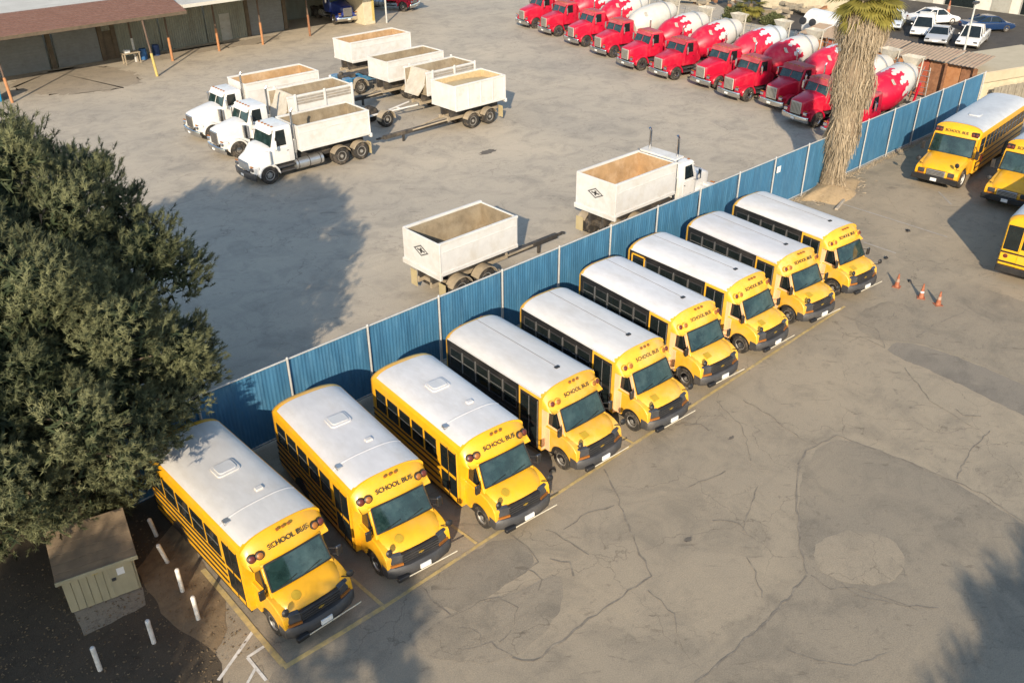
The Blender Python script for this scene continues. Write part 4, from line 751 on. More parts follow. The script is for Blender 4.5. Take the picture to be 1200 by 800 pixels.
# ------------------------------------------------------------------ concrete mixers
def drum_material(name, base, tongue, red, white):
    M = bpy.data.materials.new(name); M.use_nodes = True; n = M.node_tree; N = n.nodes; L = n.links; b = N['Principled BSDF']; b.inputs['Roughness'].default_value = .42
    tc = N.new('ShaderNodeTexCoord'); sp = N.new('ShaderNodeSeparateXYZ'); L.new(tc.outputs['Object'], sp.inputs[0])
    def m_(op, a, b_=0.0, c=None):
        x = N.new('ShaderNodeMath'); x.operation = op
        for k, v in enumerate((a, b_) if c is None else (a, b_, c)):
            if isinstance(v, (int,float)): x.inputs[k].default_value = v
            else: L.new(v, x.inputs[k])
        return x.outputs[0]
    th = m_('DIVIDE', m_('ADD', m_('ARCTAN2', sp.outputs['Y'], sp.outputs['X']), math.pi), 2*math.pi); red_any = None; h = sp.outputs['Z']
    n1 = N.new('ShaderNodeTexNoise'); n1.inputs['Scale'].default_value = 1.3; L.new(tc.outputs['Object'], n1.inputs['Vector']); jig = m_('MULTIPLY', m_('SUBTRACT', n1.outputs['Fac'], .5), .5)
    hj = m_('ADD', h, jig)
    # flame edge: scalloped tongues of red ending in teardrop gaps of white
    u0 = m_('ABSOLUTE', m_('SUBTRACT', m_('FRACT', m_('MULTIPLY', th, 10)), .5)); tip = m_('MULTIPLY', m_('SUBTRACT', 1.0, m_('MULTIPLY', u0, 2.0)), .55)
    white_any = m_('GREATER_THAN', hj, m_('ADD', base, tip))
    for cnt, off, cen, rad in ((10,.5,base+.04,.24),(10,.40,base-.32,.15),(10,.05,base+.50,.17)):
        u = m_('SUBTRACT', m_('FRACT', m_('ADD', m_('MULTIPLY', th, cnt), off)), .5); ux = m_('MULTIPLY', u, 2*math.pi*1.12/cnt)
        dz = m_('SUBTRACT', hj, cen); d = m_('SQRT', m_('ADD', m_('MULTIPLY', ux, ux), m_('MULTIPLY', dz, dz))); white_any = m_('MAXIMUM', white_any, m_('LESS_THAN', d, rad))
    mx = N.new('ShaderNodeMix'); mx.data_type = 'RGBA'; L.new(white_any, mx.inputs['Factor']); mx.inputs['A'].default_value = (*red,1); mx.inputs['B'].default_value = (*white,1)
    n2 = N.new('ShaderNodeTexNoise'); n2.inputs['Scale'].default_value = 2.5; n2.inputs['Detail'].default_value = 6; L.new(tc.outputs['Object'], n2.inputs['Vector'])
    rg = N.new('ShaderNodeMapRange'); rg.inputs[1].default_value = .5; rg.inputs[2].default_value = .72; rg.inputs[4].default_value = .12; L.new(n2.outputs['Fac'], rg.inputs[0])
    m2 = N.new('ShaderNodeMix'); m2.data_type = 'RGBA'; L.new(rg.outputs[0], m2.inputs['Factor']); L.new(mx.outputs['Result'], m2.inputs['A']); m2.inputs['B'].default_value = (.50,.42,.36,1)
    L.new(m2.outputs['Result'], b.inputs['Base Color']); MATS[name] = M; return M
RED = (.50,.006,.034); WHT = (.52,.505,.475)
drum_flame = drum_material('flame_painted_drum', 2.05, 1.2, RED, WHT); drum_flame2 = drum_material('flame_painted_drum_silver', 2.25, 1.2, (.52,.01,.04), (.50,.54,.56)); drum_white = mat('white_drum_paint', (.52,.505,.465), .5, var=.1, dirt=(.5,.45,.36), dirt_amt=.5)
dusty_cab = mat('dusty_red_roof', (.42,.05,.06), .6, var=.15, tint=True, dirt=(.46,.20,.18), dirt_amt=.5)
drum_prof = [(.30,-.05),(.72,0),(1.02,.55),(1.17,1.1),(1.20,1.8),(1.12,2.7),(.92,3.6),(.66,4.35),(.58,4.5),(.50,4.5),(.47,4.35)]
drum_meshes = {k: MB().lathe(drum_prof,(0,0,0),(0,0,1),28).mesh('drum', m_, 0, 45) for k, m_ in ((0,drum_flame),(1,drum_flame2),(2,drum_white))}
def make_mixer():
    t = thing('mixer_truck', 'x', 'mixer truck'); cb = truck_front(t, red_paint, 'long', dusty_cab, 1.55, mat('dusty_chrome_grille',(.50,.47,.40),.45,.5), red_paint)
    Lb = cb+6.0; chassis(t, .4, Lb, .85)
    for y in (Lb-1.3, Lb-2.7): axle(t, y, .52, .98, chrome)
    axle(t, cb+1.2, .45, .95, chrome)
    for s in (-1,1):
        part('rear_fender', MB().prism([(Lb-2.0+1.45*math.cos(R(q))*1.0, .62+.62*math.sin(R(q))) for q in range(10,171,16)]+[(Lb-2.0+1.40*math.cos(R(q)), .62+.56*math.sin(R(q))) for q in range(170,9,-16)],'x',min(s*.70,s*1.2),max(s*.70,s*1.2)), red_paint, t)
        part('drum_stand', MB().tube([(s*.45,cb+.55,.9),(s*.40,cb+.55,1.75)],.09,6), red_paint, t); part('rear_pedestal', MB().tube([(s*.45,Lb-.7,.9),(s*.62,Lb-.65,2.35)],.09,6), red_paint, t)
        part('ladder_rail', MB().tube([(s*.55+.35,Lb-.1,.7),(s*.2+.55,Lb+.05,3.2)],.03,5), silver, t)
    rg = MB()
    for k in range(7): z = .85+k*.36; rg.cyl((-.1+.0,Lb-.07,z),(.85,Lb-.07,z),.022,n=5)
    part('ladder_rungs', rg, silver, t)
    tilt = R(90-14); o = Vector((0,cb+.50,1.95)); d = Vector((0,math.sin(tilt),math.cos(tilt)))
    dr = part('drum', drum_meshes[0], None, t); m_ = Matrix((Vector((1,0,0)), d.cross(Vector((1,0,0))), d)).transposed().to_4x4(); m_.translation = o; dr.matrix_local = m_
    part('drum_ring', MB().lathe([(.99,0),(1.03,.02),(1.03,.10),(.95,.12)], o+d*3.42, d, 26), silver, t)
    e = o+d*4.5
    part('charge_hopper', MB().loft([[(-.62,e.y-.35,e.z+.95),(.62,e.y-.35,e.z+.95),(.62,e.y+.55,e.z+.95),(-.62,e.y+.55,e.z+.95)],[(-.25,e.y-.12,e.z+.25),(.25,e.y-.12,e.z+.25),(.25,e.y+.2,e.z+.25),(-.25,e.y+.2,e.z+.25)]], caps=False), mat('cement_caked_steel',(.45,.42,.36),.85,var=.25,dirt=(.3,.28,.24),dirt_amt=.5), t)
    part('hopper_frame', MB().tube([(-.6,e.y+.1,e.z-.9),(-.62,e.y+.2,e.z+.95)],.05,5).tube([(.6,e.y+.1,e.z-.9),(.62,e.y+.2,e.z+.95)],.05,5).tube([(-.62,e.y+.2,e.z+.3),(.62,e.y+.2,e.z+.3)],.04,5), MATS['cement_caked_steel'], t)
    part('discharge_chute', MB().loft([[(-.3,e.y+.15,e.z-.35),(-.18,e.y+.15,e.z-.55),(.18,e.y+.15,e.z-.55),(.3,e.y+.15,e.z-.35)],[(-.2,e.y+.95,e.z-1.25),(-.12,e.y+.95,e.z-1.42),(.12,e.y+.95,e.z-1.42),(.2,e.y+.95,e.z-1.25)]], caps=False, closed=False), MATS['cement_caked_steel'], t)
    part('water_tank', MB().lathe([(.02,0),(.30,.02),(.30,1.5),(.02,1.52)],(-.75,cb+.32,1.35),(1,0,0),16), red_paint, t)
    part('spare_chute', MB().loft([[(1.0,y,1.0),(1.05,y,.82),(1.28,y,.82),(1.33,y,1.0)] for y in (cb+1.9,cb+3.2)], caps=False, closed=False), white_bed, t)
    hh = part('drum_hatch', MB().prism(rounded_panel(.46,.4,.08),'z',-.03,.03), MATS['cement_caked_steel'], t, .01); lay(hh, o+d*1.25+Vector((.78,-.28*.9,.82)), (0,.97,-.24), Vector((-.7,.1,.7)))
    stack(t, -.9, cb+.1, 1.0, 3.3)
    return t, dr
mx0, _ = make_mixer(); first = True
MX = [((609.8,26),0,'red mixer truck at the far end of the row, nearest the open yard'),((635.5,35),1,'red mixer truck, second from the far end of the row'),((667,46.7),0,'red mixer truck, third from the far end, in front of the all-white drum'),((698.5,59),2,'red mixer truck carrying an all-white drum'),
      ((730,73.5),0,'red mixer truck with flame-painted drum, next to the white-drummed one'),((768.7,84.5),0,'red mixer truck, second past the white-drummed one towards the palm'),((818,95),1,'red mixer truck, fifth from the blue fence'),((851,108.8),0,'red mixer truck, fourth from the blue fence'),((900.6,120),1,'dark red mixer truck with silvery flame-painted drum'),((928.8,137.8),0,'red mixer truck with shaded hood, just past the palm trunk')]
def set_drum(root, k):
    for ch in root.children:
        if ch.name.split('.')[0] == 'drum': ch.data = drum_meshes[k]; ch.rotation_euler.rotate_axis('Z', random.uniform(0,6.28))
rows_ = [(*G(q[0],q[1],.55),k,l) for q,k,l in MX]+[(39.7,3.35,0,'red mixer truck squeezed behind the palm right beside the blue fence')]
cps = [mx0]+[copy_tree(mx0) for _ in rows_[1:]]
for o, (x,y,k,l) in zip(cps, rows_):
    v_ = random.uniform(.82,1.05)
    for q in o.children_recursive: q.color = (v_,v_*random.uniform(.9,1.2),v_,1)
    set_drum(o,k); o['group'] = 'red concrete mixers parked in a row'; at_nose(o, x, y, 167+random.uniform(-1.5,1.5) if y > 4 else 178, l)

# trucks by the repair shed
def make_tractor(paint, label, cat='truck'):
    t = thing('truck_tractor', label, cat); cb = truck_front(t, paint, 'long', None, 1.75, chrome, paint); chassis(t, .5, cb+3.6, .85)
    for y in (cb+1.7, cb+3.0): axle(t, y, .52, .98, chrome)
    part('fifth_wheel', MB().lathe([(.02,0),(.45,0),(.45,.08),(.02,.1)],(0,cb+2.2,.98),(0,0,1),16), frame_black, t); stack(t,.9,cb+.1,1.0,3.5); stack(t,-.9,cb+.1,1.0,3.5)
    return t
x, y = G(401,31); at_nose(make_tractor(mat('blue_truck_paint',(.012,.03,.20),.3,coat=.4,dirt=(.1,.12,.2),dirt_amt=.2),'dark blue tractor truck nosing out of the shed bay'), 38.2, 54.3, -96, None)
at_nose(make_tractor(red_paint,'red tractor truck with black bumper parked beside the cream shed wall'), 47.4, 55.6, -62, None)

# ------------------------------------------------------------------ repair shed with canopy
corr = mat('greenish_corrugated_sheet', (.20,.205,.165), .7, var=.22, scale=1.2, dirt=(.12,.10,.075), dirt_amt=.6, dirt_scale=.9, stretch=(1,1,.3))
roller = mat('grey_roller_door', (.17,.175,.17), .6, var=.15, dirt=(.10,.09,.08), dirt_amt=.5)
shingle = mat('brown_shingle', (.17,.085,.06), .9, var=.3, scale=6, dirt=(.22,.13,.10), dirt_amt=.5, bump=.5, bump_scale=25)
roof_flat = mat('pale_flat_roof', (.50,.48,.43), .8, var=.1, scale=.6, dirt=(.34,.32,.28), dirt_amt=.6, dirt_scale=.5)
cream = mat('cream_wall', (.55,.48,.34), .8, var=.12, dirt=(.38,.31,.2), dirt_amt=.5)
rust = mat('rusty_steel', (.22,.10,.05), .85, var=.35, scale=4, dirt=(.33,.17,.09), dirt_amt=.6, dirt_scale=3)
orange_p = mat('worn_orange_paint', (.40,.18,.075), .75, var=.25, scale=4, dirt=(.28,.17,.10), dirt_amt=.6, dirt_scale=4)
yellow_p = mat('worn_safety_yellow', (.46,.36,.11), .75, var=.25, scale=4, dirt=(.35,.24,.12), dirt_amt=.5, dirt_scale=4)
blue_plastic = mat('blue_plastic', (.02,.10,.26), .5, var=.15)
shed = thing('repair_shed', 'long repair shed with brown shingled canopy edge and corrugated walls', 'building', (0,49,0))
def cwall(x0, x1, z0, z1, y, mt, name='wall_panel', p=.2, d=.035):
    n = max(2,int((x1-x0)/p)*2); mb = MB()
    pts = [(x0+(x1-x0)*i/n, y-(d if i % 2 else 0)) for i in range(n+1)]
    mb.loft([[(a,b_,z) for a,b_ in pts] for z in (z0,z1)], caps=False, closed=False); return part(name, mb, mt, shed, 0, 20)
YW = 7.6
for x0, x1, mt, nm in ((-14,-1,corr,'wall_panel'),(-.9,5.6,roller,'roller_door'),(6.3,11.0,roller,'roller_door'),(11.7,15.2,roller,'roller_door'),(16.6,20.4,corr,'wall_panel'),(20.5,24.6,corr,'wall_panel'),(24.7,28.6,corr,'wall_panel'),(28.9,32.4,roller,'roller_door')):
    if mt is roller:
        d = part(nm, MB().box(x0,x1,YW,YW+.08,0,3.7), mt, shed); sl = MB()
        for k in range(15): sl.box(x0+.05,x1-.05,YW-.03,YW+.0,.06+k*.24,.06+k*.24+.19)
        part('door_slats', sl, mt, d); cwall(x0,x1,3.72,4.9,YW-.01,corr)
    else: cwall(x0,x1,0,4.9,YW,mt,nm)
for x in (-1,6,11.35,15.4,16.5,28.75,32.6): part('wall_post', MB().box(x-.18,x+.18,YW-.12,YW+.2,0,4.9), mat('dark_timber',(.10,.075,.05),.85,var=.3), shed, .015)
dk = part('side_door', MB().box(15.6,16.4,YW-.02,YW+.05,0,2.3), MATS['dark_timber'], shed, .01); cwall(15.4,16.6,2.3,4.9,YW,corr)
d2_ = part('side_door', MB().box(26.0,27.0,YW-.09,YW-.03,0,2.3), mat('grey_steel_door',(.33,.32,.28),.6,dirt=(.2,.17,.12),dirt_amt=.5), shed, .01); part('door_knob', MB().lathe([(.04,0),(.05,.03),(.01,.07)],(26.12,YW-.09,1.05),(0,-1,0),10), chrome, d2_)
# canopy: shingled eave strip with separate courses, flat roof behind
ex0, ex1 = -30, 19.9; zc0, zc1, yc0, yc1 = 4.35, 5.25, .0, 3.6
part('canopy_deck', MB().prism([(yc0+.1,zc0-.10),(yc0+.1,zc0),(yc1,zc1-.03),(yc1,zc1-.15)],'x',ex0,ex1), MATS['dark_timber'], shed)
for k in range(12):
    a = k/12; b_ = (k+1)/12+.01; ya, za, yb, zb_ = yc0+(yc1-yc0)*a, zc0+(zc1-zc0)*a, yc0+(yc1-yc0)*b_, zc0+(zc1-zc0)*b_
    part('shingle_course', MB().prism([(ya,za+.02),(ya,za+.05),(yb,zb_+.025),(yb,zb_+.0)],'x',ex0,ex1), shingle, shed)
part('fascia', MB().box(ex0,ex1,yc0-.03,yc0+.10,zc0-.22,zc0+.02), MATS['dark_timber'], shed, .01)
part('flat_roof', MB().box(ex0,19.9,yc1-.05,30,zc1-.2,zc1+.02), roof_flat, shed); part('flat_roof', MB().prism([(.7,4.55),(.7,4.68),(30,5.5),(30,5.35)],'x',19.95,42), roof_flat, shed)
part('roof_edge', MB().box(19.95,42,.62,.72,4.45,4.72), roof_flat, shed, .01)
for x, y, m1 in ((5.6,-.6,orange_p),(16.3,-.65,yellow_p),(19.4,3.4,orange_p),(23.9,4.0,orange_p),(27.9,3.6,orange_p),(17.1,5.3,galv),(-5,-.6,orange_p),(32.8,3.7,rust)):
    top = 4.28 if y < 0 else 4.7; po = part('canopy_post', MB().cyl((x,y,0),(x,y+(.75 if y < 0 else .0),top),.075,n=10), mat('dark_rusted_pipe',(.105,.07,.05),.85,var=.3), shed); part('painted_sleeve', MB().cyl((x,y,.0),(x,y+(.75 if y < 0 else 0)*.4,top*.4),.105,n=10), m1, po)
cr = thing('shed_end_wall', 'cream painted end wall between the blue truck bay and the red truck', 'wall', (40.2,53.2,0)); part('wall_slab', MB().box(-1.0,.0,0,8,0,5.2), cream, cr, .02); part('corner_post', MB().box(0,.18,-.12,.1,0,5.2), yellow_p, cr, .01); part('base_block', MB().box(-1.05,.2,-.15,.3,0,.3), cream, cr, .03)
bp_ = thing('bollard', 'grey pipe bollard in front of the cream shed wall', 'bollard', (41.4,52.6,0)); part('pipe', MB().cyl((0,0,0),(0,0,2.3),.09,n=12), galv, bp_); part('cap', MB().lathe([(.1,0),(.1,.03),(.02,.08)],(0,0,2.3),(0,0,1),12), galv, bp_)
part('bay_back_wall', MB().box(32.6,39.2,YW+4,YW+4.1,0,5), corr, shed)
def barrel(x, y, m_, lab):
    o = part('barrel', MB().lathe([(.26,0),(.29,.02),(.29,.28),(.305,.30),(.29,.32),(.29,.58),(.305,.60),(.29,.62),(.29,.86),(.27,.88),(.25,.86),(.02,.86)],(0,0,0),(0,0,1),18), m_, None, 0, 30); o.location = (x,y,0); return tag(o, lab, 'barrel')
barrel(17.9,54.6,blue_plastic,'blue barrel under the canopy beside the grey post'); barrel(19.3,55.3,mat('navy_plastic',(.01,.04,.14),.5),'navy barrel close to the corrugated shed wall')
bn = thing('waste_bin', 'bright blue waste bin behind the orange canopy post', 'bin', (4.7,49.6,0)); part('bin_body', MB().loft([[(-.45,-.4,0),(.45,-.4,0),(.45,.4,0),(-.45,.4,0)],[(-.55,-.5,1.2),(.55,-.5,1.2),(.55,.5,1.2),(-.55,.5,1.2)]]), mat('bright_blue_bin',(.01,.20,.42),.5), bn, .03); part('lid', MB().prism([(-.55,1.2),(.55,1.2),(.5,1.32),(-.5,1.4)],'x',-.57,.57), MATS['bright_blue_bin'], bn, .02)
wb_ = thing('workbench', 'cluttered pale workbench beneath the canopy', 'bench', (16.6,53.9,0)); part('top', MB().box(-.7,.7,-.35,.35,.82,.9), dust_metal, wb_, .01)
for sx in (-.6,.6):
    for sy in (-.28,.28): part('leg', MB().box(sx-.04,sx+.04,sy-.04,sy+.04,0,.82), dust_metal, wb_)
part('toolbox', MB().box(-.5,-.05,-.2,.2,.9,1.12), plate, wb_, .02)

# ------------------------------------------------------------------ far side of the yard
rusty = thing('lean_to', 'low rusty corrugated lean-to behind the mixer drums', 'shelter', (52.6,.9,0))
def canopy(parent, x0, x1, y0, y1, z0, z1, m_):
    n = int((y1-y0)/.25)*2; pts = [(y0+(y1-y0)*i/n, .05 if i % 2 else 0) for i in range(n+1)]
    return part('roof_sheet', MB().loft([[(x0,a,z0+b_) for a,b_ in pts],[(x1,a,z1+b_) for a,b_ in pts]], caps=False, closed=False), m_, parent, 0, 20)
brown_roof = mat('brown_corroded_roof', (.36,.27,.19), .85, var=.3, scale=1.5, dirt=(.18,.10,.07), dirt_amt=.6, dirt_scale=1.5)
for k in range(4): canopy(rusty, 0, 3.0, k*2.0, k*2.0+1.96, 2.75+.05*(k % 2), 3.05+.06*(k % 2), brown_roof)
for k in range(5): part('post', MB().box(.1,.22,k*2-.06 if k else .02,k*2+.06,0,2.75), rust, rusty)
for k, m_ in enumerate((rust,orange_p,rust,mat('red_oxide_panel',(.36,.08,.04),.8,var=.3,dirt=(.2,.1,.07),dirt_amt=.5),orange_p,rust,orange_p)): part('panel', MB().box(.55,.62,k*1.1+.05,k*1.1+1.1,.2,2.6), m_, rusty, .01)
rusty2 = copy_tree(rusty); rusty2['label'] = 'second rusty lean-to standing left of the palm trunk beyond the mixers'; rusty2.location = (53.8,10.2,0); rusty2.scale = (1,.62,1)
ts = thing('storage_shed', 'low tan storage building with a flat beige roof past the fence end', 'building', (53.9,.95,0), R(-17)); tan_r = mat('tan_roof', (.46,.39,.27), .85, var=.08, scale=.7, dirt=(.36,.30,.2), dirt_amt=.5)
part('wall', MB().box(.1,9.6,.1,4.4,0,2.0), cream, ts); part('roof', MB().box(-.1,9.8,-.1,4.6,2.0,2.24), tan_r, ts, .02)
for k in range(22): part('wall_rib', MB().box(.06,.10,.15+k*.195,.25+k*.195,.05,1.98), cream, ts)
part('fascia', MB().box(-.14,9.84,-.16,-.1,1.55,2.2), tan_r, ts, .01)
wf = thing('board_fence', 'weathered grey board fence below the tan storage building', 'fence', (54.6,.1,0), R(-17)); wood = mat('weathered_grey_board', (.26,.23,.18), .9, var=.3, scale=3, dirt=(.16,.14,.11), dirt_amt=.5)
for k in range(34): part('board', MB().box(k*.25,k*.25+.22,-.02+.012*(k % 3),.02+.012*(k % 3),.02,1.25+.06*random.random()), wood, wf)
part('rail', MB().box(0,8.5,.06,.12,.35,.45).box(0,8.5,.06,.12,.95,1.05), wood, wf)
fw = thing('office_building', 'white-walled building with dark doorways across the road', 'building', (89,-6,0)); part('wall', MB().box(0,14,0,34,0,6.5), mat('off_white_wall',(.58,.55,.49),.8,var=.08,dirt=(.45,.41,.34),dirt_amt=.4), fw)
for k, (y0, y1, z1, m_) in enumerate(((15.2,17.4,3.2,glass),(18.6,20.2,2.5,MATS['grey_steel_door']),(9.6,12.4,3.4,black),(22,25,3.0,glass),(26.4,28,2.5,MATS['grey_steel_door']))):
    f = part('doorway', MB().box(-.06,.02,y0-.12,y1+.12,0,z1+.12), MATS['grey_steel_door'], fw); part('door', MB().box(-.08,-.05,y0,y1,.05,z1), m_, f)
cw_ = thing('boundary_wall', 'cream boundary wall standing beyond the mixers', 'wall', (74.5,21,0)); part('wall_slab', MB().box(0,.4,0,11,0,3.4), cream, cw_, .02); part('coping', MB().box(-.08,.48,-.1,11.1,3.4,3.55), cream, cw_, .02)
tk = thing('water_tank', 'white horizontal tank with round hatches behind the lean-to', 'tank', (60.5,17.0,0)); part('shell', MB().lathe([(.05,-.25),(.8,-.15),(1.15,.1),(1.15,5.4),(.8,5.65),(.05,5.75)],(0,-3.6,2.0),(.25,1,0),24), steel_white, tk, 0, 50)
for k in (-.4,.55): part('hatch', MB().lathe([(.3,-.1),(.3,.06),(.05,.08)],(-1.05+.1*k,k+.6,2.5),(-1,0,.45),16), black, tk)
for y in (-2.2,1.2): part('saddle', MB().box(-.5+.25*(y+3.6),.5+.25*(y+3.6),y-.2,y+.2,0,1.1), rust, tk)
lp = thing('lamp_post', 'slim grey lamp post beside the tan storage building', 'lamp post', (60.6,5.0,0)); part('pole', MB().cyl((0,0,0),(0,0,5.4),.09,.06,12), galv, lp); part('lamp_head', MB().box(-.3,.3,-.16,.16,5.35,5.52), charcoal, lp, .03); part('base', MB().box(-.22,.22,-.22,.22,0,.25), concrete_m, lp, .02)
# rubble and stored timbers between the mixers and the wall
for k, (px, py, w, h, m_, nm, lab, cat) in enumerate(((845,6,5,1.6,rust,'scrap_pile','rusty scrap heap left of the small palm','scrap'),(925,14,4,1.1,wood,'timber_stack','stack of grey timbers right of the small palm','timber'),(905,22,3,.9,dust_metal,'gravel_heap','dusty heap beside the small palm','heap'),(1010,20,3,1.0,wood,'timber_stack','low timber stack near the road edge behind the palm trunk','timber'),(955,20,3,1.3,rust,'scrap_pile','small rusty scrap heap before the cream boundary wall','scrap'),(800,4,5,1.4,wood,'timber_stack','long stack of weathered timbers behind the drums','timber'))):
    x, y = G(px,py); o = thing(nm, lab, cat, (x,y,0), random.uniform(0,3)); 
    for j in range(16):
        a = random.uniform(-w/2,w/2); b_ = random.uniform(-1,1); l = random.uniform(.5,2); zz = max(0,h*(1-abs(a)/w*1.6)*(1-abs(b_)*.5))*random.uniform(.3,1); p = part('beam' if m_ is wood else 'lump', MB().box(-l/2,l/2,-.18,.18,-.15,.15), m_ if j % 3 else dust_metal, o, .02, loc=(a,b_,max(.15,zz))); p.rotation_euler = (random.uniform(-.2,.2),random.uniform(-.25,.25),random.uniform(-.5,.5) if m_ is wood else random.uniform(0,3))

# ------------------------------------------------------------------ cars
def make_car(paint, kind='sedan', L=4.6, H=1.45):
    t = thing('parked_car', 'x', 'car'); w = .9; bh = .62 if kind == 'sedan' else .70
    pr = [(0,.42),(.02,.62),(.25,.74),(1.15,.92),(L-1.1 if kind == 'sedan' else L-.15,.98),(L-.12,.92 if kind == 'sedan' else .95),(L,.7),(L-.02,.4),(L-.3,.28),(.3,.28)]
    def ring(x, k): return [(x,p[0]*1.0,p[1]-k*(p[1] > .6)*.06) for p in pr]
    part('body', MB().loft([ring(-w,1),ring(-w*.93,0),ring(w*.93,0),ring(w,1)]), paint, t, .03, 45, 2)
    c0, c1, c2, c3 = (1.05,1.85,L-1.75,L-.75) if kind == 'sedan' else ((.95,1.6,L-.55,L-.15) if kind == 'suv' else (.95,1.6,2.7,3.0))
    zb, zt = .90, H
    part('cabin', MB().loft([[(-.80,c0,zb),(.80,c0,zb),(.80,c3,zb),(-.80,c3,zb)],[(-.62,c1,zt-.03),(.62,c1,zt-.03),(.62,c2,zt-.03),(-.62,c2,zt-.03)]]), glass, t, .02)
    part('roof', MB().loft([[(-.645,c1-.05,zt-.05),(.645,c1-.05,zt-.05),(.645,c2+.05,zt-.05),(-.645,c2+.05,zt-.05)],[(-.56,c1+.06,zt+.01),(.56,c1+.06,zt+.01),(.56,c2-.06,zt+.01),(-.56,c2-.06,zt+.01)]]), paint, t, .015)
    pl = MB()
    for s in (-1,1):
        for ya, yb in ((c0+.02,c1),(c3-.02,c2),((c0+c3)/2+.1,(c1+c2)/2+.08)): pl.tube([(s*.805,ya,zb),(s*.635,yb,zt-.03)],.035,5)
    part('pillars', pl, paint, t)
    for s in (-1,1):
        part('headlight', MB().box(s*.66-.16,s*.66+.16,-.01,.12,.58,.70), headlamp, t, .02); part('tail_lamp', MB().box(s*.70-.14,s*.70+.14,L-.10,L+.01,.66,.80), red_lens, t, .02); part('side_mirror', MB().box(s*.98-.07,s*.98+.07,c0+.45,c0+.55,.95,1.07), paint, t, .02)
        for y in (.85,L-.9): wheel(t, s*.80, y, .33, .21, s)
    if kind == 'pickup': part('cargo_bed', MB().box(-.72,.72,3.1,L-.12,.985,.99), black, t)
    part('license_plate', MB().box(-.25,.25,-.02,.01,.45,.55), plate, t); part('rear_plate', MB().box(-.25,.25,L-.01,L+.02,.5,.62), plate, t)
    return t
car_white = mat('white_car_paint',(.72,.71,.69),.25,var=.03,coat=.4); car_navy = mat('navy_car_paint',(.01,.03,.09),.2,var=.05,coat=.5); car_black = mat('black_car_paint',(.012,.012,.013),.2,var=.05,coat=.5); car_silver = mat('silver_car_paint',(.50,.50,.50),.25,.3,var=.04,coat=.3); car_blue = mat('pale_blue_car_paint',(.52,.57,.63),.3,var=.04,coat=.4)
for paint, kind, L_, H_, x, y, a, lab in ((car_white,'sedan',4.7,1.45,80.6,14.3,-30,'white sedan parked across the dark road near the doorway'),(car_navy,'sedan',4.6,1.4,80.9,9.3,-35,'navy sedan behind the white sedan across the road'),(car_white,'suv',4.7,1.68,71.3,13.2,200,'white hatchback parked between the pale blue car and the pickup'),(car_white,'pickup',5.3,1.75,70.1,8.6,192,'white pickup with dark rear window above the tan storage building'),(car_silver,'sedan',4.5,1.4,69.2,10.9,196,'silver sedan tucked between the white hatchback and pickup'),(car_blue,'pickup',5.2,1.6,72.4,16.6,200,'pale blue pickup beside the palm trunk top')):
    o = make_car(paint, kind, L_, H_); at_nose(o, x-2.3*0, y, a+0, lab); o['group'] = 'cars around the dark road'

# ------------------------------------------------------------------ small things in the bus lot
bol_m = mat('chalky_white_bollard', (.70,.68,.64), .6, var=.15, scale=8, dirt=(.38,.33,.26), dirt_amt=.5, dirt_scale=6)
for k, (b0, t0, lab) in enumerate((((183.7,627.2),(175.3,609.4),'leaning white bollard in the pine shade behind the school bus tail'),((196.8,658.2),(185.8,639.8),'tilted white bollard at the corner of the bare earth, second from the pine'),((214.1,692.3),(206.8,669.2),'white bollard on the bare earth strip, between the tilted one and the last sunlit one'),((232.5,724.9),(224.6,700.7),'last sunlit white bollard on the bare earth, beside the bus door'),((180.5,752.7),(171.9,729),'white bollard alone in the shade on dark soil, opposite the shed door'),((117.5,784.7),(109.2,762.4),'greyish white bollard in deep shade in front of the shed'))):
    x, y = G(*b0); hx, hy = G(*t0, .74) if k < 2 else (x,y); o = thing('bollard', lab, 'bollard', (x,y,0), 0, 'white bollards round the soil bed')
    v = Vector((hx-x,hy-y,.74)); part('post', MB().cyl((0,0,-.04),v,.058,n=14), bol_m, o); part('cap', MB().lathe([(.061,0),(.061,.03),(.045,.06),(.01,.07)], v*.995, v, 14), bol_m, o)
# garden shed
gs_ = thing('garden_shed', 'small plank shed with brown mono-pitch roof under the pine', 'shed', (-8.35,-2.92,0), math.atan2(-.37,1.65)); pale = mat('pale_green_plank', (.36,.325,.215), .8, var=.15, scale=4, dirt=(.24,.22,.13), dirt_amt=.5, stretch=(1,1,.3)); brn = mat('brown_roof_board', (.185,.135,.085), .85, var=.2, scale=3, dirt=(.12,.09,.06), dirt_amt=.5)
SW, SD, H0, H1 = 1.70, 1.30, 1.22, 1.62
part('walls', MB().prism([(.03,.02),(.03,H0),(SD-.03,H1-.02),(SD-.03,.02)],'x',.03,SW-.03), pale, gs_)
n = 9
for k in range(n):
    x0 = .0+k*SW/n
    if 1.05 < x0+.05 < 1.6 : continue
    part('plank', MB().box(x0+.006,x0+SW/n-.006,-.012,.028,.04,H0-.02), pale, gs_, .004)
dr_ = part('shed_door', MB().box(1.06,SW-.04,-.02,.028,.06,H0-.06), pale, gs_, .006); part('latch', MB().box(1.10,1.20,-.05,-.02,.62,.70), charcoal, dr_); part('door_notice', MB().box(1.26,1.44,-.028,-.02,.74,.96), plate, dr_)
for k in range(7): part('side_plank', MB().box(-.012,.028,k*SD/7+.006,(k+1)*SD/7-.006,.04,H0+(H1-H0)*k/7), pale, gs_, .004); part('side_plank', MB().box(SW-.028,SW+.012,k*SD/7+.006,(k+1)*SD/7-.006,.04,H0+(H1-H0)*k/7), pale, gs_, .004)
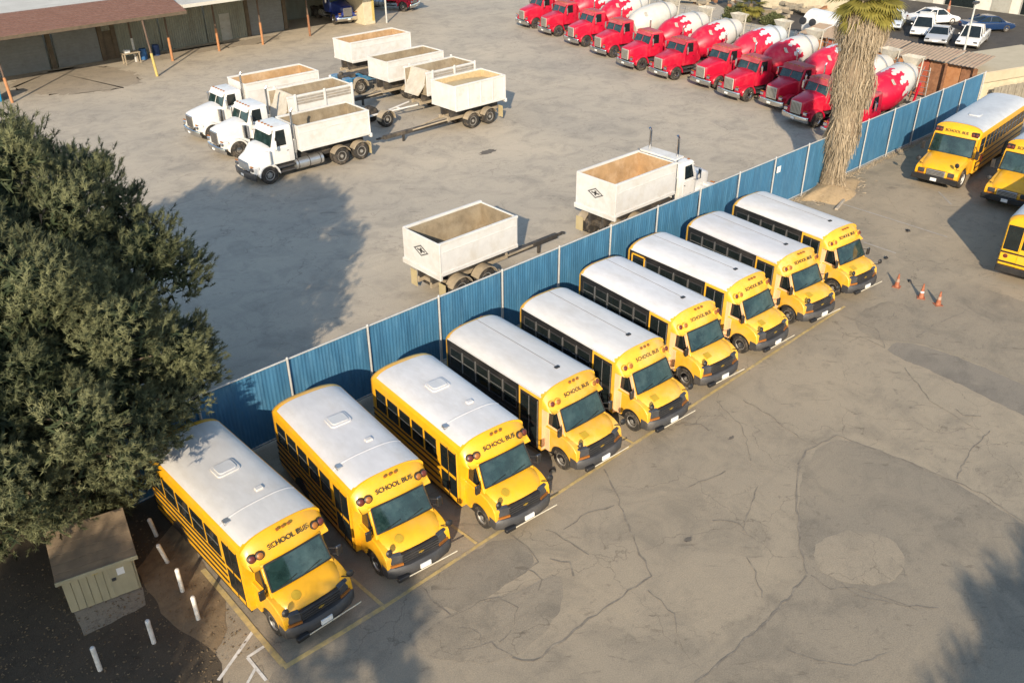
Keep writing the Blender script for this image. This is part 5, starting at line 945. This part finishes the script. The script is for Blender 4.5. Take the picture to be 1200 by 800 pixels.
for k in range(6):
    a, b_ = -.12+k*(SD+.24)/6, -.12+(k+1)*(SD+.24)/6-.008; za = H0+(H1-H0)*a/SD; zb_ = H0+(H1-H0)*b_/SD; part('roof_board', MB().prism([(a,za+.01),(a,za+.045),(b_,zb_+.045),(b_,zb_+.01)],'x',-.12,SW+.12), brn, gs_, .004)
part('roof_trim', MB().box(-.13,SW+.13,-.16,-.12,H0-.07,H0+.05), pale, gs_, .006)
st_ = part('door_label', MB().box(.70,.84,-.03,-.022,1.02,1.10), yellow_p, gs_)
# traffic cones
cone_o = mat('faded_orange_cone', (.30,.095,.045), .75, var=.25, dirt=(.35,.2,.13), dirt_amt=.5, dirt_scale=6)
def make_cone(h=.72, band=None):
    band = band or mat('grubby_cone_band', (.36,.24,.18), .7, var=.2)
    t = thing('traffic_cone', 'x', 'cone'); part('base', MB().box(-.19,.19,-.19,.19,0,.035), cone_o, t, .012); part('cone_body', MB().lathe([(.135,.03),(.128,.06),(.03,h),(.02,h+.005)],(0,0,0),(0,0,1),18), cone_o, t)
    part('reflective_band', MB().lathe([(.096-.0,.30),(.073,.46)],(0,0,0),(0,0,1),18), band, t); return t
c1 = make_cone(); ed = make_cone(.78, plate); e2 = copy_tree(c1)
for o, q, a, lab in ((c1,(1050.5,336),.2,'faded orange traffic cone closest to the school bus nose'),(ed,(1079,349),.5,'middle traffic cone with clean white reflective band'),(e2,(1099,357),.9,'weathered dark traffic cone farthest from the row of buses')):
    x, y = G(*q); place(o, x, y, a, lab); o.scale = (.85,.85,.85); o['group'] = 'traffic cones at the end of the bus row'
x, y = G(1110,18); o = copy_tree(c1); place(o, x, y, .3, 'traffic cone by the pale block across the road'); o.scale = (1.6,1.6,1.9); o['group'] = 'traffic cone across the road'
# wheel stops and small debris
ws_ = part('wheel_stop', MB().prism([(-.09,0),(-.06,.11),(.06,.11),(.09,0)],'y',-.75,.75), concrete_m, None, .012); x, y = G(984,241); ws_.location = (x,y,.012); ws_.rotation_euler = (0,0,R(-75)); tag(ws_, 'pale concrete wheel stop near the foot of the palm', 'wheel stop')
for k, (px, py) in enumerate(((1038,303),(1064,271),(648,552),(1066,330))):
    x, y = G(px,py); o = part('rubbish_scrap', MB().loft([[(-.12,-.06,0),(.10,-.09,0),(.14,.05,0),(-.08,.08,0)],[(-.05,-.03,.10),(.06,-.05,.07),(.06,.03,.11),(-.04,.04,.06)]]), black, None, .01); o.location = (x,y,.012); o.rotation_euler = (0,0,k*1.3); tag(o, ('black rubbish scrap on the worn stalls past the last bus','dark scrap on the faded line near the palm foot','dark scrap beside the front wheel of a school bus','dark scrap next to the traffic cones')[k], 'rubbish')

# ------------------------------------------------------------------ vegetation
def tri_mesh(name, V, mt, tint=None, nrm=None):
    """V: (n,3,3) triangles"""
    n = V.shape[0]; me = bpy.data.meshes.new(name); me.vertices.add(n*3); me.vertices.foreach_set('co', V.reshape(-1).astype(np.float32)); me.loops.add(n*3); me.loops.foreach_set('vertex_index', np.arange(n*3,dtype=np.int32))
    me.polygons.add(n); me.polygons.foreach_set('loop_start', np.arange(0,n*3,3,dtype=np.int32)); me.polygons.foreach_set('loop_total', np.full(n,3,dtype=np.int32)); me.update(calc_edges=True)
    if tint is not None:
        at = me.attributes.new('tint','FLOAT','FACE'); at.data.foreach_set('value', tint.astype(np.float32))
    if nrm is not None:
        at = me.attributes.new('bough_normal','FLOAT_VECTOR','FACE'); at.data.foreach_set('vector', nrm.astype(np.float32).reshape(-1))
    me.materials.append(mt); return me
def leaf_mat(name, c0, c1, rough=.7, trans=.25, bough=0.0):
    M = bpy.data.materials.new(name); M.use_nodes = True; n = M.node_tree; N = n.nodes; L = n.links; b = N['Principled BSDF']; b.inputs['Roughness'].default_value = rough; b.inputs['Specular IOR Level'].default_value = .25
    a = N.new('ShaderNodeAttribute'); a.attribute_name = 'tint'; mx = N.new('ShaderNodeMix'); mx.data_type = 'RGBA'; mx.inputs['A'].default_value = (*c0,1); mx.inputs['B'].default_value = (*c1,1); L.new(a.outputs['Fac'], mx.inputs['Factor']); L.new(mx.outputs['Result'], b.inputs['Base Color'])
    if bough:
        an = N.new('ShaderNodeAttribute'); an.attribute_name = 'bough_normal'; gn = N.new('ShaderNodeNewGeometry'); mv = N.new('ShaderNodeMix'); mv.data_type = 'VECTOR'; mv.inputs['Factor'].default_value = bough; L.new(gn.outputs['Normal'], mv.inputs[4]); L.new(an.outputs['Vector'], mv.inputs[5])
        nn_ = N.new('ShaderNodeVectorMath'); nn_.operation = 'NORMALIZE'; L.new(mv.outputs[1], nn_.inputs[0]); L.new(nn_.outputs[0], b.inputs['Normal'])
    t = N.new('ShaderNodeBsdfTranslucent'); L.new(mx.outputs['Result'], t.inputs['Color']); ms = N.new('ShaderNodeMixShader'); ms.inputs[0].default_value = trans; L.new(b.outputs[0], ms.inputs[1]); L.new(t.outputs[0], ms.inputs[2]); L.new(ms.outputs[0], N['Material Output'].inputs['Surface']); MATS[name] = M; return M
bark = mat('grey_brown_bark', (.15,.11,.08), .9, var=.35, scale=6, bump=.6, bump_scale=14, stretch=(1,1,.25))
pine_m = leaf_mat('pine_needles', (.036,.052,.024), (.225,.232,.115), .7, .10, .62)
rng = np.random.default_rng(11)
def unit(v): return v/np.linalg.norm(v,axis=-1,keepdims=True)
def needles(P, D, T, per, ln, wd, spread, r=rng, Nn=None):
    """tufts of needle blades: P shoot bases, D directions, T tint"""
    n = len(P); d = unit(np.repeat(D,per,0)+r.normal(0,spread,(n*per,3))); along = r.uniform(0,1,(n*per,1)); base = np.repeat(P,per,0)+np.repeat(D,per,0)*along*ln*1.35
    l = ln*r.uniform(.7,1.2,(n*per,1))*(1.1-.35*along); side = unit(np.cross(d,r.normal(0,1,(n*per,3))))*wd*r.uniform(.7,1.3,(n*per,1))
    V = np.stack([base-side*.6, base+side*.6, base+d*l], 1); t = np.clip(np.repeat(T,per)+r.normal(0,.12,n*per)+.15*(along[:,0]-.4),0,1); return V, t, np.repeat(D if Nn is None else Nn,per,0)
def PIX(x, y, z):
    v = Vector((x-CAMX, y-CAMY, z-CAMH)); d = v.dot(_F); return 600+FPX*v.dot(_R2)/d, 400-FPX*v.dot(_U2)/d
def pine_crown(rx, rz, nclump, tufts, per, seed, core=True):
    """boughs spread over the crown's shell; each bough carries sprays of upright needle brushes"""
    r = np.random.default_rng(seed); Vs = []; Ts = []; Ns = []; C = []; sc_ = rx/7.5; tries = 0
    while len(C) < nclump and tries < 60000:
        tries += 1; d = unit(r.normal(0,1,3))
        if d[2] < (-.85 if core else -.72): continue
        rad = r.uniform(.95,1.75)*sc_*(1.0 if d[2] > -.2 else .75); k = r.uniform(.80,1.10)-rad*.88/rx; c = d*np.array([rx,rx,rz])*k
        if core:        # the crown is lifted clear of the shed and the bus
            px_, py_ = PIX(-9.0+c[0], 3.1+c[1]-.35*rad, 5.35+c[2]-.85*rad)
            if py_ > (655-.62*max(0,px_-60) if px_ > 60 else 655) and px_ < 300: continue
        if all(np.linalg.norm(c-q[0]) > .82*(rad+q[1]) for q in C): C.append((c,rad,d))
    for c, rad, d in C:
        out = unit(d*np.array([1,1,1.1])+np.array([0,0,.45])); ns = int(20*(rad/sc_)**2)+6; sd = unit(r.normal(0,1,(ns*4,3))); sd = sd[(sd@out) > -.15][:ns]; base_t = r.normal(.50,.13)
        sp = c+sd*rad*r.uniform(.62,1.0,(len(sd),1))*np.array([1,1,.9]); nt_ = max(3,int(tufts/ns*(rad/sc_)**2)); sr = .17*sc_
        p = np.repeat(sp,nt_,0)+r.normal(0,sr,(len(sp)*nt_,3)); dd = np.repeat(sd,nt_,0); D = unit(dd*.55+out*.55+np.array([0,0,.65])+r.normal(0,.22,dd.shape)); depth = ((p-c)*out).sum(1)/rad
        tint = np.clip(base_t+np.repeat(r.normal(0,.10,len(sp)),nt_)+r.normal(0,.08,len(p))+.16*depth,0,1)  # outer tufts tinted paler, sunlit tips put into the colour
        V, t, n_ = needles(p, D, tint, per, .145*sc_+.02, .0125*sc_+.004, .55, r, unit((p-c)/rad+out*.35)); Vs.append(V); Ts.append(t); Ns.append(n_)
        nf_ = int(26*(rad/sc_)**2)+12; q = c+unit(r.normal(0,1,(nf_,3)))*rad*r.uniform(.1,.78,(nf_,1)); V, t, n_ = needles(q, unit(r.normal(0,1,(nf_,3))+out*.5), np.full(nf_,.06), 10, .34*sc_, .075*sc_, .7, r, unit((q-c)/rad+out*.2)); Vs.append(V); Ts.append(t); Ns.append(n_)  # inner needles tinted dark, painting in the shade between boughs
    m_ = int(20000 if core else 7000); d = unit(r.normal(0,1,(m_,3))); d[:,2] = np.where(d[:,2] < -.45,-d[:,2],d[:,2]); p = d*np.array([rx,rx,rz])*r.uniform(.30,.74 if core else .84,(m_,1)); V, t, n_ = needles(p, unit(d+np.array([0,0,.3])), np.full(m_,.04), 12, .50*sc_, .11*sc_, .8, r, d); Vs.append(V); Ts.append(t); Ns.append(n_)  # dark inner fill, shade inside the crown put into the tint
    return np.concatenate(Vs), np.concatenate(Ts), C, np.concatenate(Ns)
def make_pine(rx, rz, cz, nclump, tufts, per, seed, label, loc, core=True):
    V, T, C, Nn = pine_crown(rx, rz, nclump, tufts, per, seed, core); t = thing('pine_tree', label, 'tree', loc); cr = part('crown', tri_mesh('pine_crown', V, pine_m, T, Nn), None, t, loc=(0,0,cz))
    tk = MB(); secs = []; h = cz+rz*.75
    for k in range(9):
        z = h*k/8; rr = (.52-.42*k/8)*rx/7.5; x, y = .25*math.sin(k*.9), .2*math.cos(k*1.3)-.2; secs.append([(x+rr*(1+.12*math.sin(3*a+k))*math.cos(a), y+rr*(1+.12*math.cos(4*a))*math.sin(a), z-.05) for a in [2*math.pi*i/12 for i in range(12)]])
    tk.loft(secs); part('trunk', tk, bark, t, 0, 60)
    br = MB(); r = random.Random(seed)
    for c, rad, d in C[::2]:
        z0 = min(h*.95, max(cz*.35, cz+c[2]*.45-1.0)); a = Vector((.1,-.1,z0)); b_ = Vector((c[0],c[1],c[2]+cz)); mid = a.lerp(b_,.55)+Vector((0,0,-.25)); br.cyl(a,mid,.10*rx/7.5,.06*rx/7.5,6,False); br.cyl(mid,b_,.06*rx/7.5,.02,6,False)
    part('limbs', br, bark, t, 0, 60); return t
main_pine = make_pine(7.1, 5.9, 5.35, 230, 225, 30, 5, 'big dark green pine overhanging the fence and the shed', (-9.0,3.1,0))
# trees that stand outside the frame and throw the shadows seen on the lot
s1 = make_pine(3.8, 3.4, 6.0, 80, 110, 16, 21, 'round pine standing beside the soil bed, shading the shed', (-21.2,-14.6,0), False)
def pine_copy(x, y, s, label, rz=0):
    o = copy_tree(s1); place(o, x, y, rz, label); o.scale = (s,s,s); return o
pine_copy(-24.4, -18.4, 1.0, 'second round pine beyond the soil bed, shading the dark soil', 1.0)
pine_copy(-18.0, -16.9, .62, 'small pine near the soil bed edge', 2.0)
pine_copy(-10.4, -34.4, 1.0, 'round pine behind the open lot, its shadow crossing the asphalt', .5); pine_copy(-5.6, -33.8, 1.0, 'second pine behind the open lot', 1.9); pine_copy(-1.2, -33.0, .98, 'third pine behind the open lot', 3.0)

# fan palms: dead frond skirt and green crown
palm_dry = leaf_mat('dry_palm_frond', (.24,.19,.13), (.47,.385,.275), .85, .1); palm_green = leaf_mat('palm_frond_green', (.075,.080,.014), (.27,.235,.055), .6, .25)
def make_palm(h, label, loc, seed, skirt=True, nf=46, fl=1.5, lean=(0,0), sk_w=1.0, nsk=5200):
    r = np.random.default_rng(seed); t = thing('fan_palm', label, 'palm tree', loc); secs = []
    for k in range(12):
        z = h*k/11; rr = .30*(1-.35*k/11); secs.append([(lean[0]*k/11+rr*math.cos(a), lean[1]*k/11+rr*math.sin(a), z-.03) for a in [2*math.pi*i/12 for i in range(12)]])
    part('trunk', MB().loft(secs), bark, t, 0, 60)
    if skirt:
        z = r.uniform(.25,h-.1,nsk); k = z/h; rad = sk_w*(.42+.52*np.clip(k*1.2,0,1)**.9)*(1+.16*np.sin(z*2.3+1)); a = r.uniform(0,2*math.pi,nsk); rj = rad*r.uniform(.70,1.0,nsk)*(1+.12*np.sin(a*3+z*1.1)); base = np.stack([lean[0]*k+rj*np.cos(a), lean[1]*k+rj*np.sin(a), z],1)
        out = np.stack([np.cos(a),np.sin(a),np.zeros(nsk)],1); L_ = r.uniform(.2,.75,(nsk,1)); d = unit(np.stack([np.zeros(nsk),np.zeros(nsk),-np.ones(nsk)],1)+out*r.normal(.0,.12,(nsk,1))+r.normal(0,.14,(nsk,3))); side = unit(np.cross(d,out+r.normal(0,.5,(nsk,3))))*r.uniform(.010,.042,(nsk,1))
        tip = base+d*L_+out*r.uniform(-.10,.04,(nsk,1)); low = tip[:,2] < .02; tip[low,2] = .02; V1 = np.stack([base-side*.5,base+side*.5,tip+side*.35],1); V2 = np.stack([base-side*.5,tip+side*.35,tip-side*.35],1)
        tt = np.clip(r.normal(.52,.22,nsk),0,1); o = part('dead_frond_skirt', tri_mesh('dead_frond_skirt', np.concatenate([V1,V2]), palm_dry, np.concatenate([tt,tt])), None, t); stuff(o)
        ck = MB(); secs = []
        for q in range(14):
            z = .15+(h-.3)*q/13; kk = z/h; rr = sk_w*(.34+.44*min(1,kk*1.2)**.9)*(1+.14*math.sin(z*2.3+1)); secs.append([(lean[0]*kk+rr*(1+.14*math.sin(5*a+q))*math.cos(a), lean[1]*kk+rr*(1+.12*math.sin(4*a+2*q))*math.sin(a), z) for a in [2*math.pi*i/16 for i in range(16)]])
        part('skirt_core', ck.loft(secs), mat('matted_dead_fronds',(.22,.165,.11),.95,var=.45,scale=9,bump=.9,bump_scale=22,stretch=(1,1,.22)), t, 0, 80)
    Vs = []; Ts = []
    for i in range(nf):
        az = i*2.39996+r.uniform(-.2,.2); el = R(80)-R(135)*(i+.5)/nf+r.uniform(-.1,.1); d = np.array([math.cos(az)*math.cos(el),math.sin(az)*math.cos(el),math.sin(el)]); p0 = np.array([lean[0],lean[1],h+.1]); pl = fl*r.uniform(.55,.8); c = p0+d*pl+np.array([0,0,-.10*pl]); w = .02; sd = unit(np.cross(d,[0,0,1.01])); Vs.append(np.array([[p0-sd*w,p0+sd*w,c]])); Ts.append(np.array([.5]))
        upv = unit(np.cross(sd,d)); n = 26
        for j in range(n):
            a = (j/(n-1)-.5)*R(250); ld = unit(d*math.cos(a)+sd*math.sin(a)+upv*.10); l = fl*.62*r.uniform(.8,1.05)*(1-.18*abs(a)/2.2); mid = c+ld*l*.6; tip = mid+unit(ld+np.array([0,0,-.55]))*l*.45; wd = unit(np.cross(ld,upv))*.035*fl; tn = np.clip(.45+(.35 if el < -.2 else 0)+r.normal(0,.15),0,1)
            Vs.append(np.array([[c,mid-wd,mid+wd],[mid-wd,tip,mid+wd]])); Ts.append(np.array([tn,tn]))
    part('crown', tri_mesh('palm_crown', np.concatenate(Vs), palm_green, np.concatenate(Ts)), None, t); return t
make_palm(10.05, 'tall fan palm with thick skirt of dead fronds beside the fence', (32.6,-.62,0), 3, True, 54, 1.7, (.25,.0), 1.22, 17000)
x, y = G(878,24); make_palm(1.6, 'small young fan palm behind the mixer drums', (x,y,0), 8, False, 30, 1.5)
make_palm(8.5, 'fan palm outside the lot whose fronds shade the first bus', (-18.9,-22.3,0), 17, False, 34, 2.0)
# tan mound of dry frond litter at the palm foot
mo = MB(); rr_ = random.Random(4); N_ = 26
secs = [[(32.3+r_*1.0*math.cos(a)*(1+.25*math.sin(3*a+1)+.1*rr_.random())*1.5, -.85+r_*math.sin(a)*(1+.2*math.sin(2*a)+.1*rr_.random())*.75, h_+.05*rr_.random()*(h_ > .03)) for a in [2*math.pi*i/N_ for i in range(N_)]] for r_, h_ in ((1.5,.0),(1.25,.12),(.95,.24),(.6,.34),(.25,.4))]
ml_ = part('frond_mound', mo.loft(secs), mat('tan_litter_soil',(.40,.29,.165),.95,var=.3,scale=5,dirt=(.28,.2,.12),dirt_amt=.6,dirt_scale=5,bump=.8,bump_scale=16), None, 0, 60); tag(ml_, 'tan mound of dry frond litter at the foot of the palm', 'litter mound')
nl = 900; r3 = np.random.default_rng(9); P_ = np.stack([32.6+r3.normal(0,1.3,nl), -.75+r3.normal(0,.45,nl), np.zeros(nl)],1); P_[:,1] = np.minimum(P_[:,1],-.12); P_[:,2] = .03+np.clip(.42-np.abs(P_[:,0]-32.3)*.25-np.abs(P_[:,1]+.85)*.3,0,.5); D_ = unit(np.stack([r3.normal(0,1,nl),r3.normal(0,1,nl),r3.uniform(0,.5,nl)],1)); s_ = unit(np.cross(D_,r3.normal(0,1,(nl,3))))*.022; L2 = r3.uniform(.1,.4,(nl,1))
fl_ = stuff(part('dry_fronds', tri_mesh('dry_fronds', np.stack([P_-s_,P_+s_,P_+D_*L2],1), palm_dry, r3.uniform(.3,1,nl)), None)); tag(fl_, 'loose dry frond strips scattered over the mound by the palm', 'frond litter')
# low strip of dry weeds along the fence foot
nw = 2600; X_ = r3.uniform(23.5,50,nw); P_ = np.stack([X_, -.12-np.abs(r3.normal(0,.16,nw)), np.full(nw,.012)],1); D_ = unit(np.stack([r3.normal(0,.5,nw),r3.normal(-.2,.4,nw),r3.uniform(.2,1,nw)],1)); s_ = unit(np.cross(D_,r3.normal(0,1,(nw,3))))*.012; wdl = stuff(part('dry_weeds', tri_mesh('dry_weeds', np.stack([P_-s_,P_+s_,P_+D_*r3.uniform(.05,.25,(nw,1))],1), palm_dry, r3.uniform(.3,1,nw)), None)); tag(wdl, 'dry weeds and grit along the foot of the blue fence', 'weeds')
# shrubs
def bush(x, y, rx, rz, seed, label, m_):
    r = np.random.default_rng(seed); n = 2600; d = unit(r.normal(0,1,(n,3))); d[:,2] = np.abs(d[:,2]); lump = 1+.22*np.sin(d[:,0]*5+seed)*np.cos(d[:,1]*6); p = d*np.array([rx,rx,rz])*(r.uniform(.45,1.0,(n,1))**.5)*lump[:,None]; q = unit(d+r.normal(0,.7,(n,3))); s = unit(np.cross(q,r.normal(0,1,(n,3))))*.06; t = thing('shrub', label, 'shrub', (x,y,0)); part('foliage', tri_mesh('foliage', np.stack([p-s,p+s,p+q*.22],1), m_, np.clip(r.normal(.5,.25,n),0,1)), None, t)
    st = MB()
    for k in range(5): a = k*1.26; st.cyl((0,0,0),(math.cos(a)*rx*.6,math.sin(a)*rx*.6,rz*.7),.04,.015,6)
    part('stems', st, bark, t)
shrub_m = leaf_mat('shrub_leaves', (.045,.06,.025), (.17,.18,.08))
for k, (px, py, rx, rz, lab) in enumerate(((1198,112,.9,1.0,'green shrub at the end of the concrete driveway'),(862,24,1.3,1.3,'dusty green shrub beside the small palm'),(905,28,1.1,.9,'low yellowish shrub right of the small palm'),(968,8,1.4,1.2,'dark shrub in front of the cream boundary wall'))):
    x, y = G(px,py); bush(x,y,rx,rz,50+k,lab,shrub_m)
